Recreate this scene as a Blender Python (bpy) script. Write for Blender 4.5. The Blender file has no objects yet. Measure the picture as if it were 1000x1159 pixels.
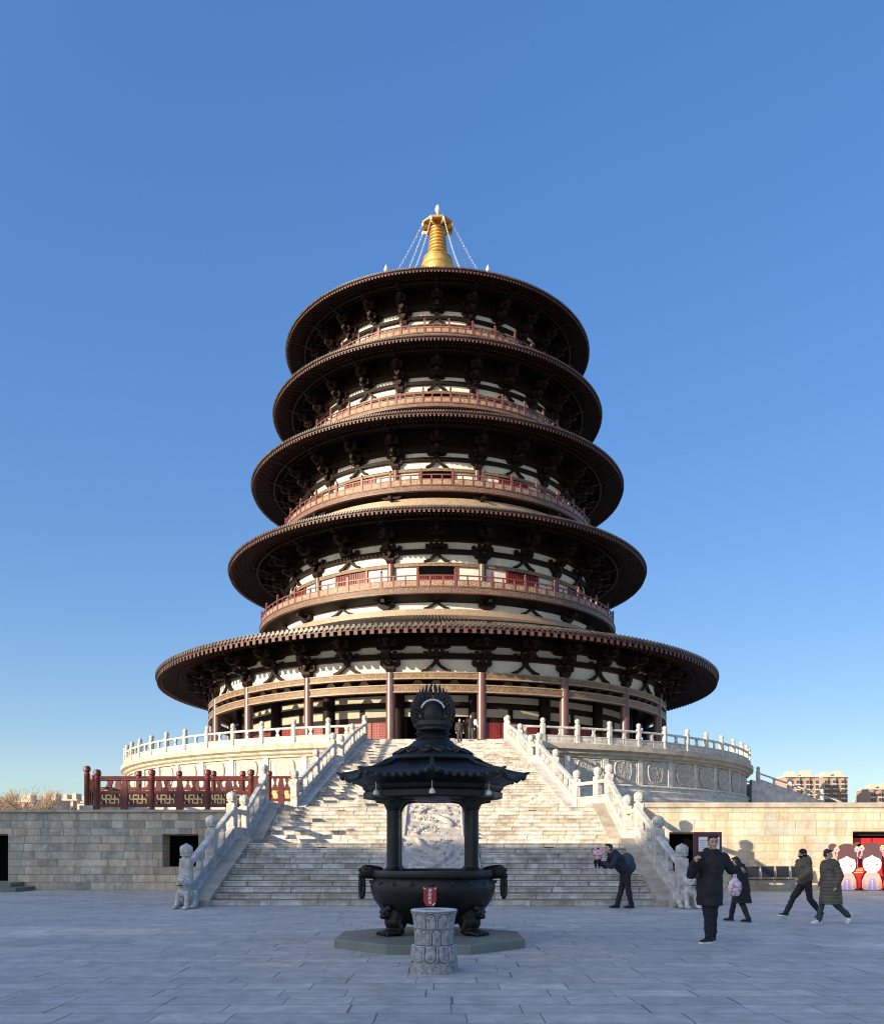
import bpy, bmesh, math, random
from math import sin, cos, tan, pi, radians, atan2, sqrt, floor
from mathutils import Vector, Matrix, noise
random.seed(7)
C = bpy.context.scene.collection
scene = bpy.context.scene
R_ = radians
# ------------------------------------------------------------------ camera, world, sun, exposure
cam_d = bpy.data.cameras.new('camera'); cam = bpy.data.objects.new('camera', cam_d); C.objects.link(cam)
cam.location = (0, 0, 1.55); cam.rotation_euler = (R_(90), 0, 0)
cam_d.sensor_fit = 'HORIZONTAL'; cam_d.sensor_width = 36; cam_d.lens = 36
cam_d.shift_y = 0.3805; cam_d.clip_start = 0.1; cam_d.clip_end = 6000
scene.camera = cam
SUN_EL, SUN_AZ = 14.0, 231.0            # azimuth clockwise from +Y
world = bpy.data.worlds.new('World'); scene.world = world; world.use_nodes = True
wn = world.node_tree; sky = wn.nodes.new('ShaderNodeTexSky'); sky.sky_type = 'NISHITA'; sky.sun_disc = False
sky.sun_elevation = R_(SUN_EL); sky.sun_rotation = R_(SUN_AZ); sky.altitude = 100; sky.air_density = 1.0; sky.dust_density = 0.6; sky.ozone_density = 2.6
gm = wn.nodes.new('ShaderNodeGamma'); gm.inputs[1].default_value = 0.50; wn.links.new(sky.outputs[0], gm.inputs[0])
hs = wn.nodes.new('ShaderNodeHueSaturation'); hs.inputs['Hue'].default_value = 0.518; hs.inputs['Saturation'].default_value = 1.78; hs.inputs['Value'].default_value = 1.53
wn.links.new(gm.outputs[0], hs.inputs['Color']); # broad sky glow added around the low sun, behind the viewer, to lift shade
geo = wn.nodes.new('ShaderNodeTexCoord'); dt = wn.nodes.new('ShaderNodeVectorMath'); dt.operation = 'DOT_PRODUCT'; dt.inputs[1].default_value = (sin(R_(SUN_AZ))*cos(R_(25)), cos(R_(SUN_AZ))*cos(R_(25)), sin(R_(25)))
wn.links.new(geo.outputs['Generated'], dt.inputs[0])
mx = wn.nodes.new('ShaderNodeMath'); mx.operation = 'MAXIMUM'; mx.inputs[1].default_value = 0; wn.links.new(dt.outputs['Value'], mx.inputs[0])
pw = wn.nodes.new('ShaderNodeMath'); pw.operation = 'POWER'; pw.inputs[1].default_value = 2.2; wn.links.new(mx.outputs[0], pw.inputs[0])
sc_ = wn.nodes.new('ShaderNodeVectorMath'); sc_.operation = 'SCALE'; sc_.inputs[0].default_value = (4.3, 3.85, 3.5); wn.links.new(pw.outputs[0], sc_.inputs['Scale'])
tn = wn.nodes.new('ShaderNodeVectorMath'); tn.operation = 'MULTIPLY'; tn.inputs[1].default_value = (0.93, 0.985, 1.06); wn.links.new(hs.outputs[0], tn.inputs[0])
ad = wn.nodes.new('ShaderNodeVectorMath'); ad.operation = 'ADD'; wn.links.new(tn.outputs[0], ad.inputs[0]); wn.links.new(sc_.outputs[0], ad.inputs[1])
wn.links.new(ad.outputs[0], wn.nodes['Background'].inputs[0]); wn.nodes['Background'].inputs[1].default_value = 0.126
sd = bpy.data.lights.new('sun', 'SUN'); sd.energy = 4.6; sd.angle = R_(0.5); sd.color = (1.0, 0.80, 0.55)
sun = bpy.data.objects.new('sun', sd); C.objects.link(sun)
SDIR = Vector((sin(R_(SUN_AZ))*cos(R_(SUN_EL)), cos(R_(SUN_AZ))*cos(R_(SUN_EL)), sin(R_(SUN_EL))))
sun.rotation_euler = SDIR.to_track_quat('Z', 'Y').to_euler(); sun.location = (-60, -60, 40)
scene.view_settings.view_transform = 'Standard'; scene.view_settings.look = 'None'
scene.view_settings.exposure = 1.0; scene.view_settings.gamma = 1.0
scene.cycles.filter_width = 1.1

# ------------------------------------------------------------------ mesh helpers
class MB:
    def __init__(s): s.v = []; s.f = []; s.m = []; s.mi = 0
    def quad(s, *p):
        b = len(s.v); s.v += [tuple(q) for q in p]; s.f.append(tuple(range(b, b+len(p)))); s.m.append(s.mi)
    def box(s, x0, x1, y0, y1, z0, z1, T=None):
        P = [(x0,y0,z0),(x1,y0,z0),(x1,y1,z0),(x0,y1,z0),(x0,y0,z1),(x1,y0,z1),(x1,y1,z1),(x0,y1,z1)]
        s.hexa(P, T)
    def hexa(s, P, T=None):
        b = len(s.v)
        s.v += [tuple(T @ Vector(p)) if T else tuple(p) for p in P]
        for f in ((3,2,1,0),(4,5,6,7),(0,1,5,4),(1,2,6,5),(2,3,7,6),(3,0,4,7)):
            s.f.append(tuple(b+i for i in f)); s.m.append(s.mi)
    def rings(s, rs, closed=True, cap=True):
        b = len(s.v); n = len(rs[0])
        for r in rs: s.v += [tuple(p) for p in r]
        for i in range(len(rs)-1):
            for j in range(n if closed else n-1):
                a = b+i*n+j; c = b+i*n+(j+1)%n
                s.f.append((a, c, c+n, a+n)); s.m.append(s.mi)
        if cap and closed:
            s.f.append(tuple(b+j for j in reversed(range(n)))); s.m.append(s.mi)
            s.f.append(tuple(b+(len(rs)-1)*n+j for j in range(n))); s.m.append(s.mi)
    def lathe(s, prof, n=32, c=(0,0,0), cap=True, ph=0, T=None):
        rs = []
        for r, z in prof:
            ring = [Vector((c[0]+r*cos(2*pi*k/n+ph), c[1]+r*sin(2*pi*k/n+ph), c[2]+z)) for k in range(n)]
            if T: ring = [T @ p for p in ring]
            rs.append(ring)
        s.rings(rs, True, cap)
    def tube(s, pts, rad, n=8, cap=True):
        rs = []; pts = [Vector(p) for p in pts]
        if not isinstance(rad, (list, tuple)): rad = [rad]*len(pts)
        for i, p in enumerate(pts):
            d = (pts[min(i+1, len(pts)-1)] - pts[max(i-1, 0)]).normalized()
            up = Vector((0,0,1)) if abs(d.z) < .9 else Vector((0,1,0))
            a = d.cross(up).normalized(); b2 = a.cross(d).normalized()
            rs.append([p + rad[i]*(cos(2*pi*k/n)*a + sin(2*pi*k/n)*b2) for k in range(n)])
        s.rings(rs, True, cap)
    def limb(s, p0, p1, r0, r1, n=12):
        p0 = Vector(p0); p1 = Vector(p1); d = p1-p0; L = d.length; d = d/L if L else Vector((0,0,1))
        pts = []; rr = []
        for k in range(4): t = (k+.3)/4.3; a = -pi/2+t*pi/2; pts.append(p0+d*r0*sin(a)); rr.append(max(r0*cos(a), .001))
        pts += [p0, p1]; rr += [r0, r1]
        for k in range(4): a = (k+1)/4.3*pi/2; pts.append(p1+d*r1*sin(a)); rr.append(max(r1*cos(a), .001))
        up = Vector((0,0,1)) if abs(d.z) < .9 else Vector((0,1,0)); a_ = d.cross(up).normalized(); b_ = a_.cross(d).normalized()
        s.rings([[p + r*(cos(2*pi*k/n)*a_ + sin(2*pi*k/n)*b_) for k in range(n)] for p, r in zip(pts, rr)])
    def ell(s, c, r, T=None, n=14, m=9):
        rs = []
        for i in range(m):
            a = -pi/2 + pi*(i+.15)/(m-1+.3)
            rs.append([Vector((r[0]*cos(a)*cos(2*pi*k/n), r[1]*cos(a)*sin(2*pi*k/n), r[2]*sin(a))) for k in range(n)])
        c = Vector(c)
        rs = [[(T @ p if T else p) + c for p in q] for q in rs]
        s.rings(rs)
    def prism(s, poly, fn, w0, w1):
        """poly in 2d, fn(u,v,w)->3d"""
        n = len(poly)
        a = [fn(u, v, w0) for u, v in poly]; b = [fn(u, v, w1) for u, v in poly]
        s.rings([a, b])
    def obj(s, name, mats, parent=None, loc=None, smooth=False, bevel=0):
        me = bpy.data.meshes.new(name); me.from_pydata(s.v, [], s.f)
        for m in (mats if isinstance(mats, (list, tuple)) else [mats]): me.materials.append(m)
        me.polygons.foreach_set('material_index', s.m)
        bm = bmesh.new(); bm.from_mesh(me); bmesh.ops.recalc_face_normals(bm, faces=bm.faces); bm.to_mesh(me); bm.free()
        if smooth: me.shade_smooth() if smooth is True else me.set_sharp_from_angle(angle=R_(smooth))
        if smooth and smooth is not True:
            me.polygons.foreach_set('use_smooth', [True]*len(me.polygons))
        o = bpy.data.objects.new(name, me); C.objects.link(o)
        if parent: o.parent = parent
        if loc: o.location = loc
        if bevel:
            b = o.modifiers.new('bevel', 'BEVEL'); b.width = bevel; b.segments = 2; b.limit_method = 'ANGLE'
        return o

def thing(name, label, cat, loc=(0,0,0), rz=0, group=None):
    o = bpy.data.objects.new(name, None); C.objects.link(o); o.location = loc; o.rotation_euler = (0,0,rz)
    o.empty_display_size = .3
    return tag(o, label, cat, group)
def tag(o, label, cat, group=None):
    o['label'] = label; o['category'] = cat
    if group: o['group'] = group
    return o
def struct(o, label=None, kind='structure'):
    o['kind'] = kind
    if label: o['label'] = label
    return o
def dupmesh(src, parent, loc=None, rz=0, T=None):
    o = src.copy(); C.objects.link(o); o.parent = parent
    if T is not None: o.matrix_local = T
    else:
        if loc is not None: o.location = loc
        o.rotation_euler = (0,0,rz)
    return o
def local(parent, P): return tuple(Vector(P) - parent.location)

# ------------------------------------------------------------------ materials
def N(nt, typ, **kw):
    n = nt.nodes.new(typ)
    for k, v in kw.items(): setattr(n, k, v)
    return n
def setin(n, i, v):
    n.inputs[i].default_value = v
def math_(nt, op, a, b=None, c=None):
    n = N(nt, 'ShaderNodeMath', operation=op)
    for i, q in enumerate((a, b, c)):
        if q is None: continue
        if isinstance(q, (int, float)): n.inputs[i].default_value = q
        else: nt.links.new(q, n.inputs[i])
    return n.outputs[0]
def mixc(nt, fac, a, b, mode='MIX'):
    n = N(nt, 'ShaderNodeMix', data_type='RGBA', blend_type=mode)
    for i, q in ((0, fac), (6, a), (7, b)):
        if isinstance(q, (int, float)): n.inputs[i].default_value = q
        elif isinstance(q, tuple): n.inputs[i].default_value = (*q[:3], 1)
        else: nt.links.new(q, n.inputs[i])
    return n.outputs[2]
def newmat(name):
    m = bpy.data.materials.new(name); m.use_nodes = True
    return m, m.node_tree, m.node_tree.nodes['Principled BSDF']
def noise_(nt, vec, scale, detail=4, rough=.55, dist=0):
    n = N(nt, 'ShaderNodeTexNoise'); setin(n, 'Scale', scale); setin(n, 'Detail', detail); setin(n, 'Roughness', rough); setin(n, 'Distortion', dist)
    nt.links.new(vec, n.inputs['Vector']); return n.outputs['Fac']
def maprange(nt, v, a, b, c=0, d=1):
    n = N(nt, 'ShaderNodeMapRange'); nt.links.new(v, n.inputs[0])
    for i, q in enumerate((a, b, c, d)): n.inputs[i+1].default_value = q
    return n.outputs[0]
def bump(nt, bsdf, h, strength=.4, dist=.02):
    b = N(nt, 'ShaderNodeBump'); setin(b, 'Strength', strength); setin(b, 'Distance', dist)
    nt.links.new(h, b.inputs['Height']); nt.links.new(b.outputs[0], bsdf.inputs['Normal'])
def plain(name, col, rough=.6, var=.25, vscale=3.0, bmp=.15, bscale=30, bdist=.01, metal=0, spec=.5, col2=None, sharp=(.35,.65)):
    m, nt, b = newmat(name)
    tc = N(nt, 'ShaderNodeTexCoord').outputs['Object']
    f = noise_(nt, tc, vscale, 5, .6)
    lo = tuple(c*(1-var) for c in col) if col2 is None else col2
    hi = tuple(min(c*(1+var*.6), 1) for c in col) if col2 is None else col
    nt.links.new(mixc(nt, maprange(nt, f, *sharp), lo, hi), b.inputs['Base Color'])
    setin(b, 'Roughness', rough); setin(b, 'Metallic', metal); setin(b, 'Specular IOR Level', spec)
    if bmp: bump(nt, b, noise_(nt, tc, bscale, 4), bmp, bdist)
    return m
def blocks(name, w, h, cols, mode='xz', mort=.012, mcol=(.1,.1,.1), rough=.75, radius=1, rowrand=1.0, zoff=0.0, bdist=.012, stain=None, vein=.25, gloss=None, half=False, mfac=.85):
    """coursed stone / paving: random block colour per cell, joints, veins"""
    m, nt, b = newmat(name)
    tc = N(nt, 'ShaderNodeTexCoord').outputs['Object']
    sp = N(nt, 'ShaderNodeSeparateXYZ'); nt.links.new(tc, sp.inputs[0]); X, Y, Z = sp.outputs
    if mode == 'xz': U = math_(nt, 'ADD', X, Y); V = Z
    elif mode == 'xy': U, V = X, Y
    elif mode == 'cyl':
        U = math_(nt, 'MULTIPLY', math_(nt, 'ARCTAN2', X, math_(nt, 'MULTIPLY', Y, -1.0)), radius); V = Z
    V = math_(nt, 'ADD', V, zoff)
    row = math_(nt, 'FLOOR', math_(nt, 'DIVIDE', V, h))
    wr = N(nt, 'ShaderNodeTexWhiteNoise', noise_dimensions='1D'); nt.links.new(row, wr.inputs['W'])
    sh = math_(nt, 'MULTIPLY', wr.outputs['Value'], rowrand) if not half else math_(nt, 'MULTIPLY', row, .5)
    u = math_(nt, 'ADD', math_(nt, 'DIVIDE', U, w), sh)
    # joints displaced a little so that block lengths differ
    if not half:
        u = math_(nt, 'ADD', u, math_(nt, 'MULTIPLY', math_(nt, 'SINE', math_(nt, 'ADD', math_(nt, 'MULTIPLY', u, 2.1), math_(nt, 'MULTIPLY', row, 1.7))), .22))
    iu = math_(nt, 'FLOOR', u)
    cb = N(nt, 'ShaderNodeCombineXYZ'); nt.links.new(iu, cb.inputs[0]); nt.links.new(row, cb.inputs[1])
    wn_ = N(nt, 'ShaderNodeTexWhiteNoise', noise_dimensions='2D'); nt.links.new(cb.outputs[0], wn_.inputs['Vector'])
    cr = N(nt, 'ShaderNodeValToRGB'); nt.links.new(wn_.outputs['Value'], cr.inputs[0])
    el = cr.color_ramp.elements; n = len(cols)
    while len(el) < n: el.new(.5)
    for i, c in enumerate(cols): el[i].position = i/(n-1) if n > 1 else 0; el[i].color = (*c, 1)
    col = cr.outputs[0]
    # veins and patches, offset per block
    off = N(nt, 'ShaderNodeVectorMath', operation='ADD'); nt.links.new(tc, off.inputs[0])
    sc = N(nt, 'ShaderNodeVectorMath', operation='SCALE'); nt.links.new(wn_.outputs['Color'], sc.inputs[0]); sc.inputs['Scale'].default_value = 7
    nt.links.new(sc.outputs[0], off.inputs[1])
    f1 = noise_(nt, off.outputs[0], 2.2, 6, .65, 1.2)
    col = mixc(nt, maprange(nt, f1, .3, .7, 0, vein*2), col, (.12,.12,.11), 'MIX') if vein < 0 else mixc(nt, 1.0, col, mixc(nt, maprange(nt, f1, .3, .7), (1-vein,)*3, (1+vein*.5,)*3), 'MULTIPLY')
    if stain:
        f2 = noise_(nt, tc, stain[1], 5, .6)
        col = mixc(nt, maprange(nt, f2, .5, .72, 0, stain[2]), col, stain[0])
    if mode != 'xy':
        cv = N(nt, 'ShaderNodeCombineXYZ'); nt.links.new(math_(nt, 'MULTIPLY', U, 2.2), cv.inputs[0]); nt.links.new(math_(nt, 'MULTIPLY', V, .22), cv.inputs[1])
        col = mixc(nt, 1.0, col, mixc(nt, maprange(nt, noise_(nt, cv.outputs[0], 1.0, 5, .65), .32, .6), (.74,.72,.68), (1.05,1.05,1.04)), 'MULTIPLY')
    else:
        col = mixc(nt, 1.0, col, mixc(nt, maprange(nt, noise_(nt, tc, 3.5, 8, .75), .35, .62), (.80,.80,.79), (1.08,1.08,1.07)), 'MULTIPLY')
        f3 = noise_(nt, tc, 11, 3, .5); col = mixc(nt, maprange(nt, f3, .70, .74, 0, .5), col, (.12,.12,.12))
    def edge(q, size):
        fr = math_(nt, 'FRACT', q); d = math_(nt, 'MINIMUM', fr, math_(nt, 'SUBTRACT', 1.0, fr))
        return math_(nt, 'MULTIPLY', d, size)
    e = math_(nt, 'MINIMUM', edge(u, w), edge(math_(nt, 'DIVIDE', V, h), h))
    mm = maprange(nt, e, mort*.35, mort, 1, 0)
    col = mixc(nt, math_(nt, 'MULTIPLY', mm, mfac), col, mcol)
    nt.links.new(col, b.inputs['Base Color'])
    if gloss:
        r = maprange(nt, noise_(nt, tc, .6, 5), .35, .65, gloss[0], gloss[1]); nt.links.new(r, b.inputs['Roughness'])
    else: setin(b, 'Roughness', rough)
    hgt = math_(nt, 'ADD', math_(nt, 'MULTIPLY', mm, -1.0), math_(nt, 'ADD', math_(nt, 'MULTIPLY', f1, .5), math_(nt, 'MULTIPLY', noise_(nt, tc, 25, 4), .3)))
    hgt = math_(nt, 'ADD', hgt, math_(nt, 'MULTIPLY', wn_.outputs['Value'], .25))
    bump(nt, b, hgt, .5, bdist)
    return m

M = {}
M['paving'] = blocks('paving', .95, .46, [(.39,.40,.38),(.44,.445,.42),(.49,.49,.46),(.42,.425,.405),(.53,.52,.485),(.45,.455,.43),(.41,.42,.40)], 'xy', .010, (.075,.08,.08), gloss=(.45,.75), bdist=.004, vein=.22, stain=((.17,.18,.20), .25, .35))
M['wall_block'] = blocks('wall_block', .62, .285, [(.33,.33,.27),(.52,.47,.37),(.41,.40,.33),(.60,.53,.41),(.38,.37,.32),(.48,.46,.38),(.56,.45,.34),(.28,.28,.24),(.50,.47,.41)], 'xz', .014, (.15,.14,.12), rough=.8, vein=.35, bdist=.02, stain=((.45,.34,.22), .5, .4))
M['wall_block_sunlit'] = blocks('wall_block_sunlit', .62, .285, [(.52,.47,.36),(.64,.55,.40),(.60,.54,.43),(.70,.62,.47),(.50,.49,.44),(.62,.52,.38),(.68,.52,.38),(.58,.50,.36)], 'xz', .011, (.30,.26,.19), rough=.8, vein=.28, bdist=.015, stain=((.60,.42,.28), .5, .35))  # wall_block stone again, with the sun's gold and brightness put into its colour
M['step_block'] = blocks('step_block', .8, .1545, [(.70,.685,.66),(.62,.60,.56),(.74,.71,.66),(.60,.58,.53),(.71,.69,.66),(.50,.45,.38),(.66,.62,.56),(.72,.70,.67),(.62,.60,.56),(.69,.67,.63)], 'xz', .013, (.07,.065,.055), rough=.75, zoff=-.006, vein=.5, bdist=.01, stain=((.20,.17,.13), 1.1, .8))
M['drum_block'] = blocks('drum_block', 2.3, .6, [(.52,.50,.45),(.46,.44,.40),(.56,.53,.47),(.50,.48,.44)], 'cyl', .014, (.25,.23,.2), radius=29, rough=.75, vein=.25, stain=((.3,.28,.25), .35, .5))
M['marble'] = plain('marble', (.60,.58,.54), .65, .22, 2.6, .35, 18, .01, col2=(.36,.345,.31))
M['marble_cap'] = plain('marble_cap', (.58,.565,.53), .65, .3, 7, .5, 22, .02, col2=(.30,.29,.26))
M['marble_dirty'] = plain('marble_dirty', (.46,.42,.35), .75, .4, 2.0, .4, 10, .02, col2=(.30,.26,.2))
M['relief'] = plain('relief', (.47,.445,.40), .75, .25, 5, .5, 14, .02, col2=(.30,.28,.25))
M['plaster'] = plain('plaster', (.74,.72,.66), .85, .1, 1.5, .1, 20, .005, col2=(.62,.60,.54))
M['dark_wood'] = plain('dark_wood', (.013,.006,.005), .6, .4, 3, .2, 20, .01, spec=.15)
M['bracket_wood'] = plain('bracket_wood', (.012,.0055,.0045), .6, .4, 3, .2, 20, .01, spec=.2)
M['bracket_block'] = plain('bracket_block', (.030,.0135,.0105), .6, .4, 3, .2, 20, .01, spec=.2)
M['rafter'] = plain('rafter', (.023,.008,.0065), .65, .4, 1.5, .1, 20, .01, spec=.12)
M['rafter_end'] = plain('rafter_end', (.095,.046,.038), .6, .2, 3, 0)
M['eave_board'] = plain('eave_board', (.075,.028,.024), .55, .3, 1, 0)
M['column'] = plain('column', (.125,.060,.056), .33, .2, 1, .05, 10, .005)
M['red_door'] = plain('red_door', (.20,.02,.02), .5, .3, 3, .2, 12, .01)
M['rail_red'] = plain('rail_red', (.155,.05,.043), .5, .25, 3, 0)
M['fence_red'] = plain('fence_red', (.11,.018,.016), .45, .35, 4, .2, 20, .005)
M['gold_paint'] = plain('gold_paint', (.72,.52,.22), .5, .2, 8, 0)
M['gold'] = plain('gold', (.56,.35,.11), .42, .3, 2, .5, 7, .06, metal=.55)
M['chain'] = plain('chain', (.62,.60,.60), .5, .2, 8, 0, metal=.2)
M['tile'] = plain('tile', (.115,.092,.070), .45, .45, 1.2, .2, 12, .02, col2=(.05,.042,.036))
M['tile_bed'] = plain('tile_bed', (.025,.022,.02), .7, .3, 1, 0)
M['iron'], nt_, b_ = newmat('iron')
tc_ = N(nt_, 'ShaderNodeTexCoord').outputs['Object']; ge_ = N(nt_, 'ShaderNodeNewGeometry').outputs['Pointiness']
c_ = mixc(nt_, maprange(nt_, noise_(nt_, tc_, 5, 7, .7), .4, .65), (.0028,.0034,.004), (.008,.0072,.0065))
c_ = mixc(nt_, maprange(nt_, noise_(nt_, tc_, 2.2, 6, .65), .60, .72, 0, .5), c_, (.018,.013,.010))
c_ = mixc(nt_, maprange(nt_, ge_, .52, .60, 0, .5), c_, (.04,.039,.036))
nt_.links.new(c_, b_.inputs['Base Color']); nt_.links.new(maprange(nt_, noise_(nt_, tc_, 4, 5, .6), .35, .65, .32, .62), b_.inputs['Roughness']); setin(b_, 'Specular IOR Level', .35)
bump(nt_, b_, noise_(nt_, tc_, 22, 5, .6), .45, .012)
M['black'] = plain('black', (.008,.008,.009), .8, .2, 3, 0)
M['void'] = plain('void', (.004,.004,.004), .95, .1, 3, 0, spec=.0)
M['plinth'] = plain('plinth', (.155,.18,.155), .6, .2, 1.6, .2, 30, .004)
def fretpat(name, a, b_, sx, sz, mode='cyl', R=20, strength=.85):
    m, nt, b = newmat(name)
    tc = N(nt, 'ShaderNodeTexCoord').outputs['Object']; sp = N(nt, 'ShaderNodeSeparateXYZ'); nt.links.new(tc, sp.inputs[0]); X, Y, Z = sp.outputs
    U = math_(nt, 'MULTIPLY', math_(nt, 'ARCTAN2', X, math_(nt, 'MULTIPLY', Y, -1.0)), R)
    cb = N(nt, 'ShaderNodeCombineXYZ'); nt.links.new(math_(nt, 'MULTIPLY', U, sx), cb.inputs[0]); nt.links.new(math_(nt, 'MULTIPLY', Z, sz), cb.inputs[1])
    vo = N(nt, 'ShaderNodeTexVoronoi', feature='DISTANCE_TO_EDGE'); setin(vo, 'Scale', 1.0); nt.links.new(cb.outputs[0], vo.inputs['Vector'])
    f = maprange(nt, vo.outputs['Distance'], .02, .13, 0, strength)
    n2 = noise_(nt, tc, 1.3, 4)
    col = mixc(nt, f, a, b_)
    col = mixc(nt, 1.0, col, mixc(nt, maprange(nt, n2, .3, .7), (.78,.78,.78), (1.1,1.1,1.1)), 'MULTIPLY')
    nt.links.new(col, b.inputs['Base Color']); setin(b, 'Roughness', .55)
    bump(nt, b, f, .5, .02); return m
M['panel'] = plain('panel', (.36,.34,.28), .85, .1, 1.5, 0)  # gallery plaster, its colour darkened to stand for the shade in there
M['beam'] = fretpat('beam', (.255,.18,.115), (.13,.075,.05), 4.5, 4.5)
M['beam_edge'] = plain('beam_edge', (.30,.225,.155), .55, .2, 3, 0)
M['fascia'] = fretpat('fascia', (.20,.135,.088), (.085,.05,.036), 5, 5)
M['lattice'] = fretpat('lattice', (.42,.34,.22), (.16,.075,.05), 7, 7)

# ------------------------------------------------------------------ pagoda
D = 87.0; TX = -0.43; EYE = 1.55
def Z(h): return EYE + D*h
pag = thing('round_pagoda', 'tall round pagoda of five dark overhanging roofs with a golden spire', 'pagoda', (TX, D, 8.62))
PZ = 8.62
def P(R, a, z): return (R*sin(a), -R*cos(a), z-PZ)
def Ta(a, R, z):
    """local frame: +x tangential, -y outward"""
    return Matrix.Translation(P(R, a, z)) @ Matrix.Rotation(a, 4, 'Z')
def ringprof(mb, prof, n=240, a0=0, a1=2*pi, closedprof=True):
    full = abs(a1-a0-2*pi) < 1e-6
    k = n if full else n+1
    rs = [[P(r, a0+(a1-a0)*j/n, z) for r, z in prof] for j in range(k)]
    b = len(mb.v); m = len(prof)
    for r in rs: mb.v += r
    for j in range(n if full else n):
        j2 = (j+1) % k
        for i in range(m if closedprof else m-1):
            i2 = (i+1) % m
            mb.f.append((b+j*m+i, b+j2*m+i, b+j2*m+i2, b+j*m+i2)); mb.m.append(mb.mi)
    if not full and closedprof:
        mb.f.append(tuple(b+i for i in range(m))); mb.m.append(mb.mi)
        mb.f.append(tuple(b+(k-1)*m+i for i in reversed(range(m)))); mb.m.append(mb.mi)
def band(mb, r0, r1, z0, z1, **k): ringprof(mb, [(r0,z0),(r1,z0),(r1,z1),(r0,z1)], **k)
def cylwall(name, R, z0, z1, mat, t=.3, **k):
    mb = MB(); band(mb, R-t, R, z0, z1, **k); return mb.obj(name, mat, pag, smooth=40)

def eave(Re, zb, zt, Rw, n, slope=.33, Rin=10, zin=30, curve=.5):
    """one roof: soffit, two layers of rafters, eave board, tile bed and ribs"""
    th = zt-zb; rh = th*.36
    # bed
    mb = MB(); K = 8; prof = []
    for i in range(K+1):
        t = i/K; r = Re+.05+(Rin-Re)*t; z = (zb+th*.68)+(zin-.12-(zb+th*.68))*(t-curve*.35*t*(1-t)); prof.append((r, z))
    top = list(prof)
    zs = zb+rh+.02
    soff = [(Rw-.5, zs+slope*(Re-Rw+.5)), (Re*.5+Rw*.5, zs+slope*(Re-Rw)*.45), (Re-.05, zs)]
    ringprof(mb, top, closedprof=False)
    roof = mb.obj('roof', M['tile_bed'], pag, smooth=40)
    mb = MB(); ringprof(mb, soff, closedprof=False); so = mb.obj('soffit', M['rafter'], roof, smooth=40)
    mb = MB(); band(mb, Re-.12, Re, zb+rh, zb+th*.62); mb.obj('eave_board', M['eave_board'], roof, smooth=40)
    # flying rafters + lower rafters
    mb = MB(); w = 2*pi*Re/n*.24
    for k in range(n):
        a = 2*pi*(k+.5)/n; T = Ta(a, 0, 0); T.translation = Vector((0,0,-PZ))
        L = (Re-Rw)*.45
        for (ra, rb, dz, ww, hh) in ((Re+.03, Re-L, 0, w, rh), (Re-L*.82, Rw-.1, -rh*.9, w, rh)):
            za = zb + slope*(Re-ra)*(1.0) + dz*(1) + (0 if dz == 0 else rh*.3); zc = zb + slope*(Re-rb) + dz + (0 if dz == 0 else rh*.3)
            Pq = [(-ww,-ra,za),(ww,-ra,za),(ww,-rb,zc),(-ww,-rb,zc),(-ww,-ra,za+hh),(ww,-ra,za+hh),(ww,-rb,zc+hh),(-ww,-rb,zc+hh)]
            b = len(mb.v); mb.v += [tuple(T @ Vector(p)) for p in Pq]
            for f, mi in (((3,2,1,0),0),((0,1,5,4),1),((1,2,6,5),0),((3,0,4,7),0)):
                mb.f.append(tuple(b+i for i in f)); mb.m.append(mi)
    mb.obj('rafters', [M['rafter'], M['rafter_end']], roof)
    # tile ribs
    mb = MB(); m = int(n*1.5); wr = 2*pi*Re/m*.30
    for k in range(m):
        a = 2*pi*(k+.5)/m; rs = []
        sa, ca = sin(a), cos(a)
        for i in (0, 1, 3, 5, 8):
            r, z = top[i]; 
            if i == 0: r += .12
            sc = wr*(.55+.45*r/Re)
            ring = []
            for q in range(6):
                u = q/5*pi
                t_ = cos(u)*sc; up = sin(u)*sc*1.3
                ring.append((r*sa + t_*ca, -r*ca + t_*sa, z+up-.01-PZ))
            rs.append(ring)
        mb.rings(rs, closed=False)
        # end disc of each rib, and drip tile between
        b = len(mb.v); r0, z0 = top[0]; r0 += .125; sc = wr*1.12
        for q in range(8):
            u = 2*pi*q/8; mb.v.append((r0*sa+cos(u)*sc*ca, -r0*ca+cos(u)*sc*sa, z0+.25*wr+sin(u)*sc*1.15-PZ))
        mb.f.append(tuple(range(b, b+8))); mb.m.append(0)
        a2 = a+pi/m; sa2, ca2 = sin(a2), cos(a2); b = len(mb.v); h = wr*2.0; g = wr*1.3; r1 = r0-.05
        for (t_, dz) in ((-g, .0), (g, .0), (g*.6, -h*.7), (0, -h), (-g*.6, -h*.7)):
            mb.v.append((r1*sa2+t_*ca2, -r1*ca2+t_*sa2, z0+dz+.3*wr-PZ))
        mb.f.append(tuple(range(b, b+5))); mb.m.append(0)
    mb.obj('tile_ribs', M['tile'], roof, smooth=50)
    return roof

ARC = R_(130)
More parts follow.
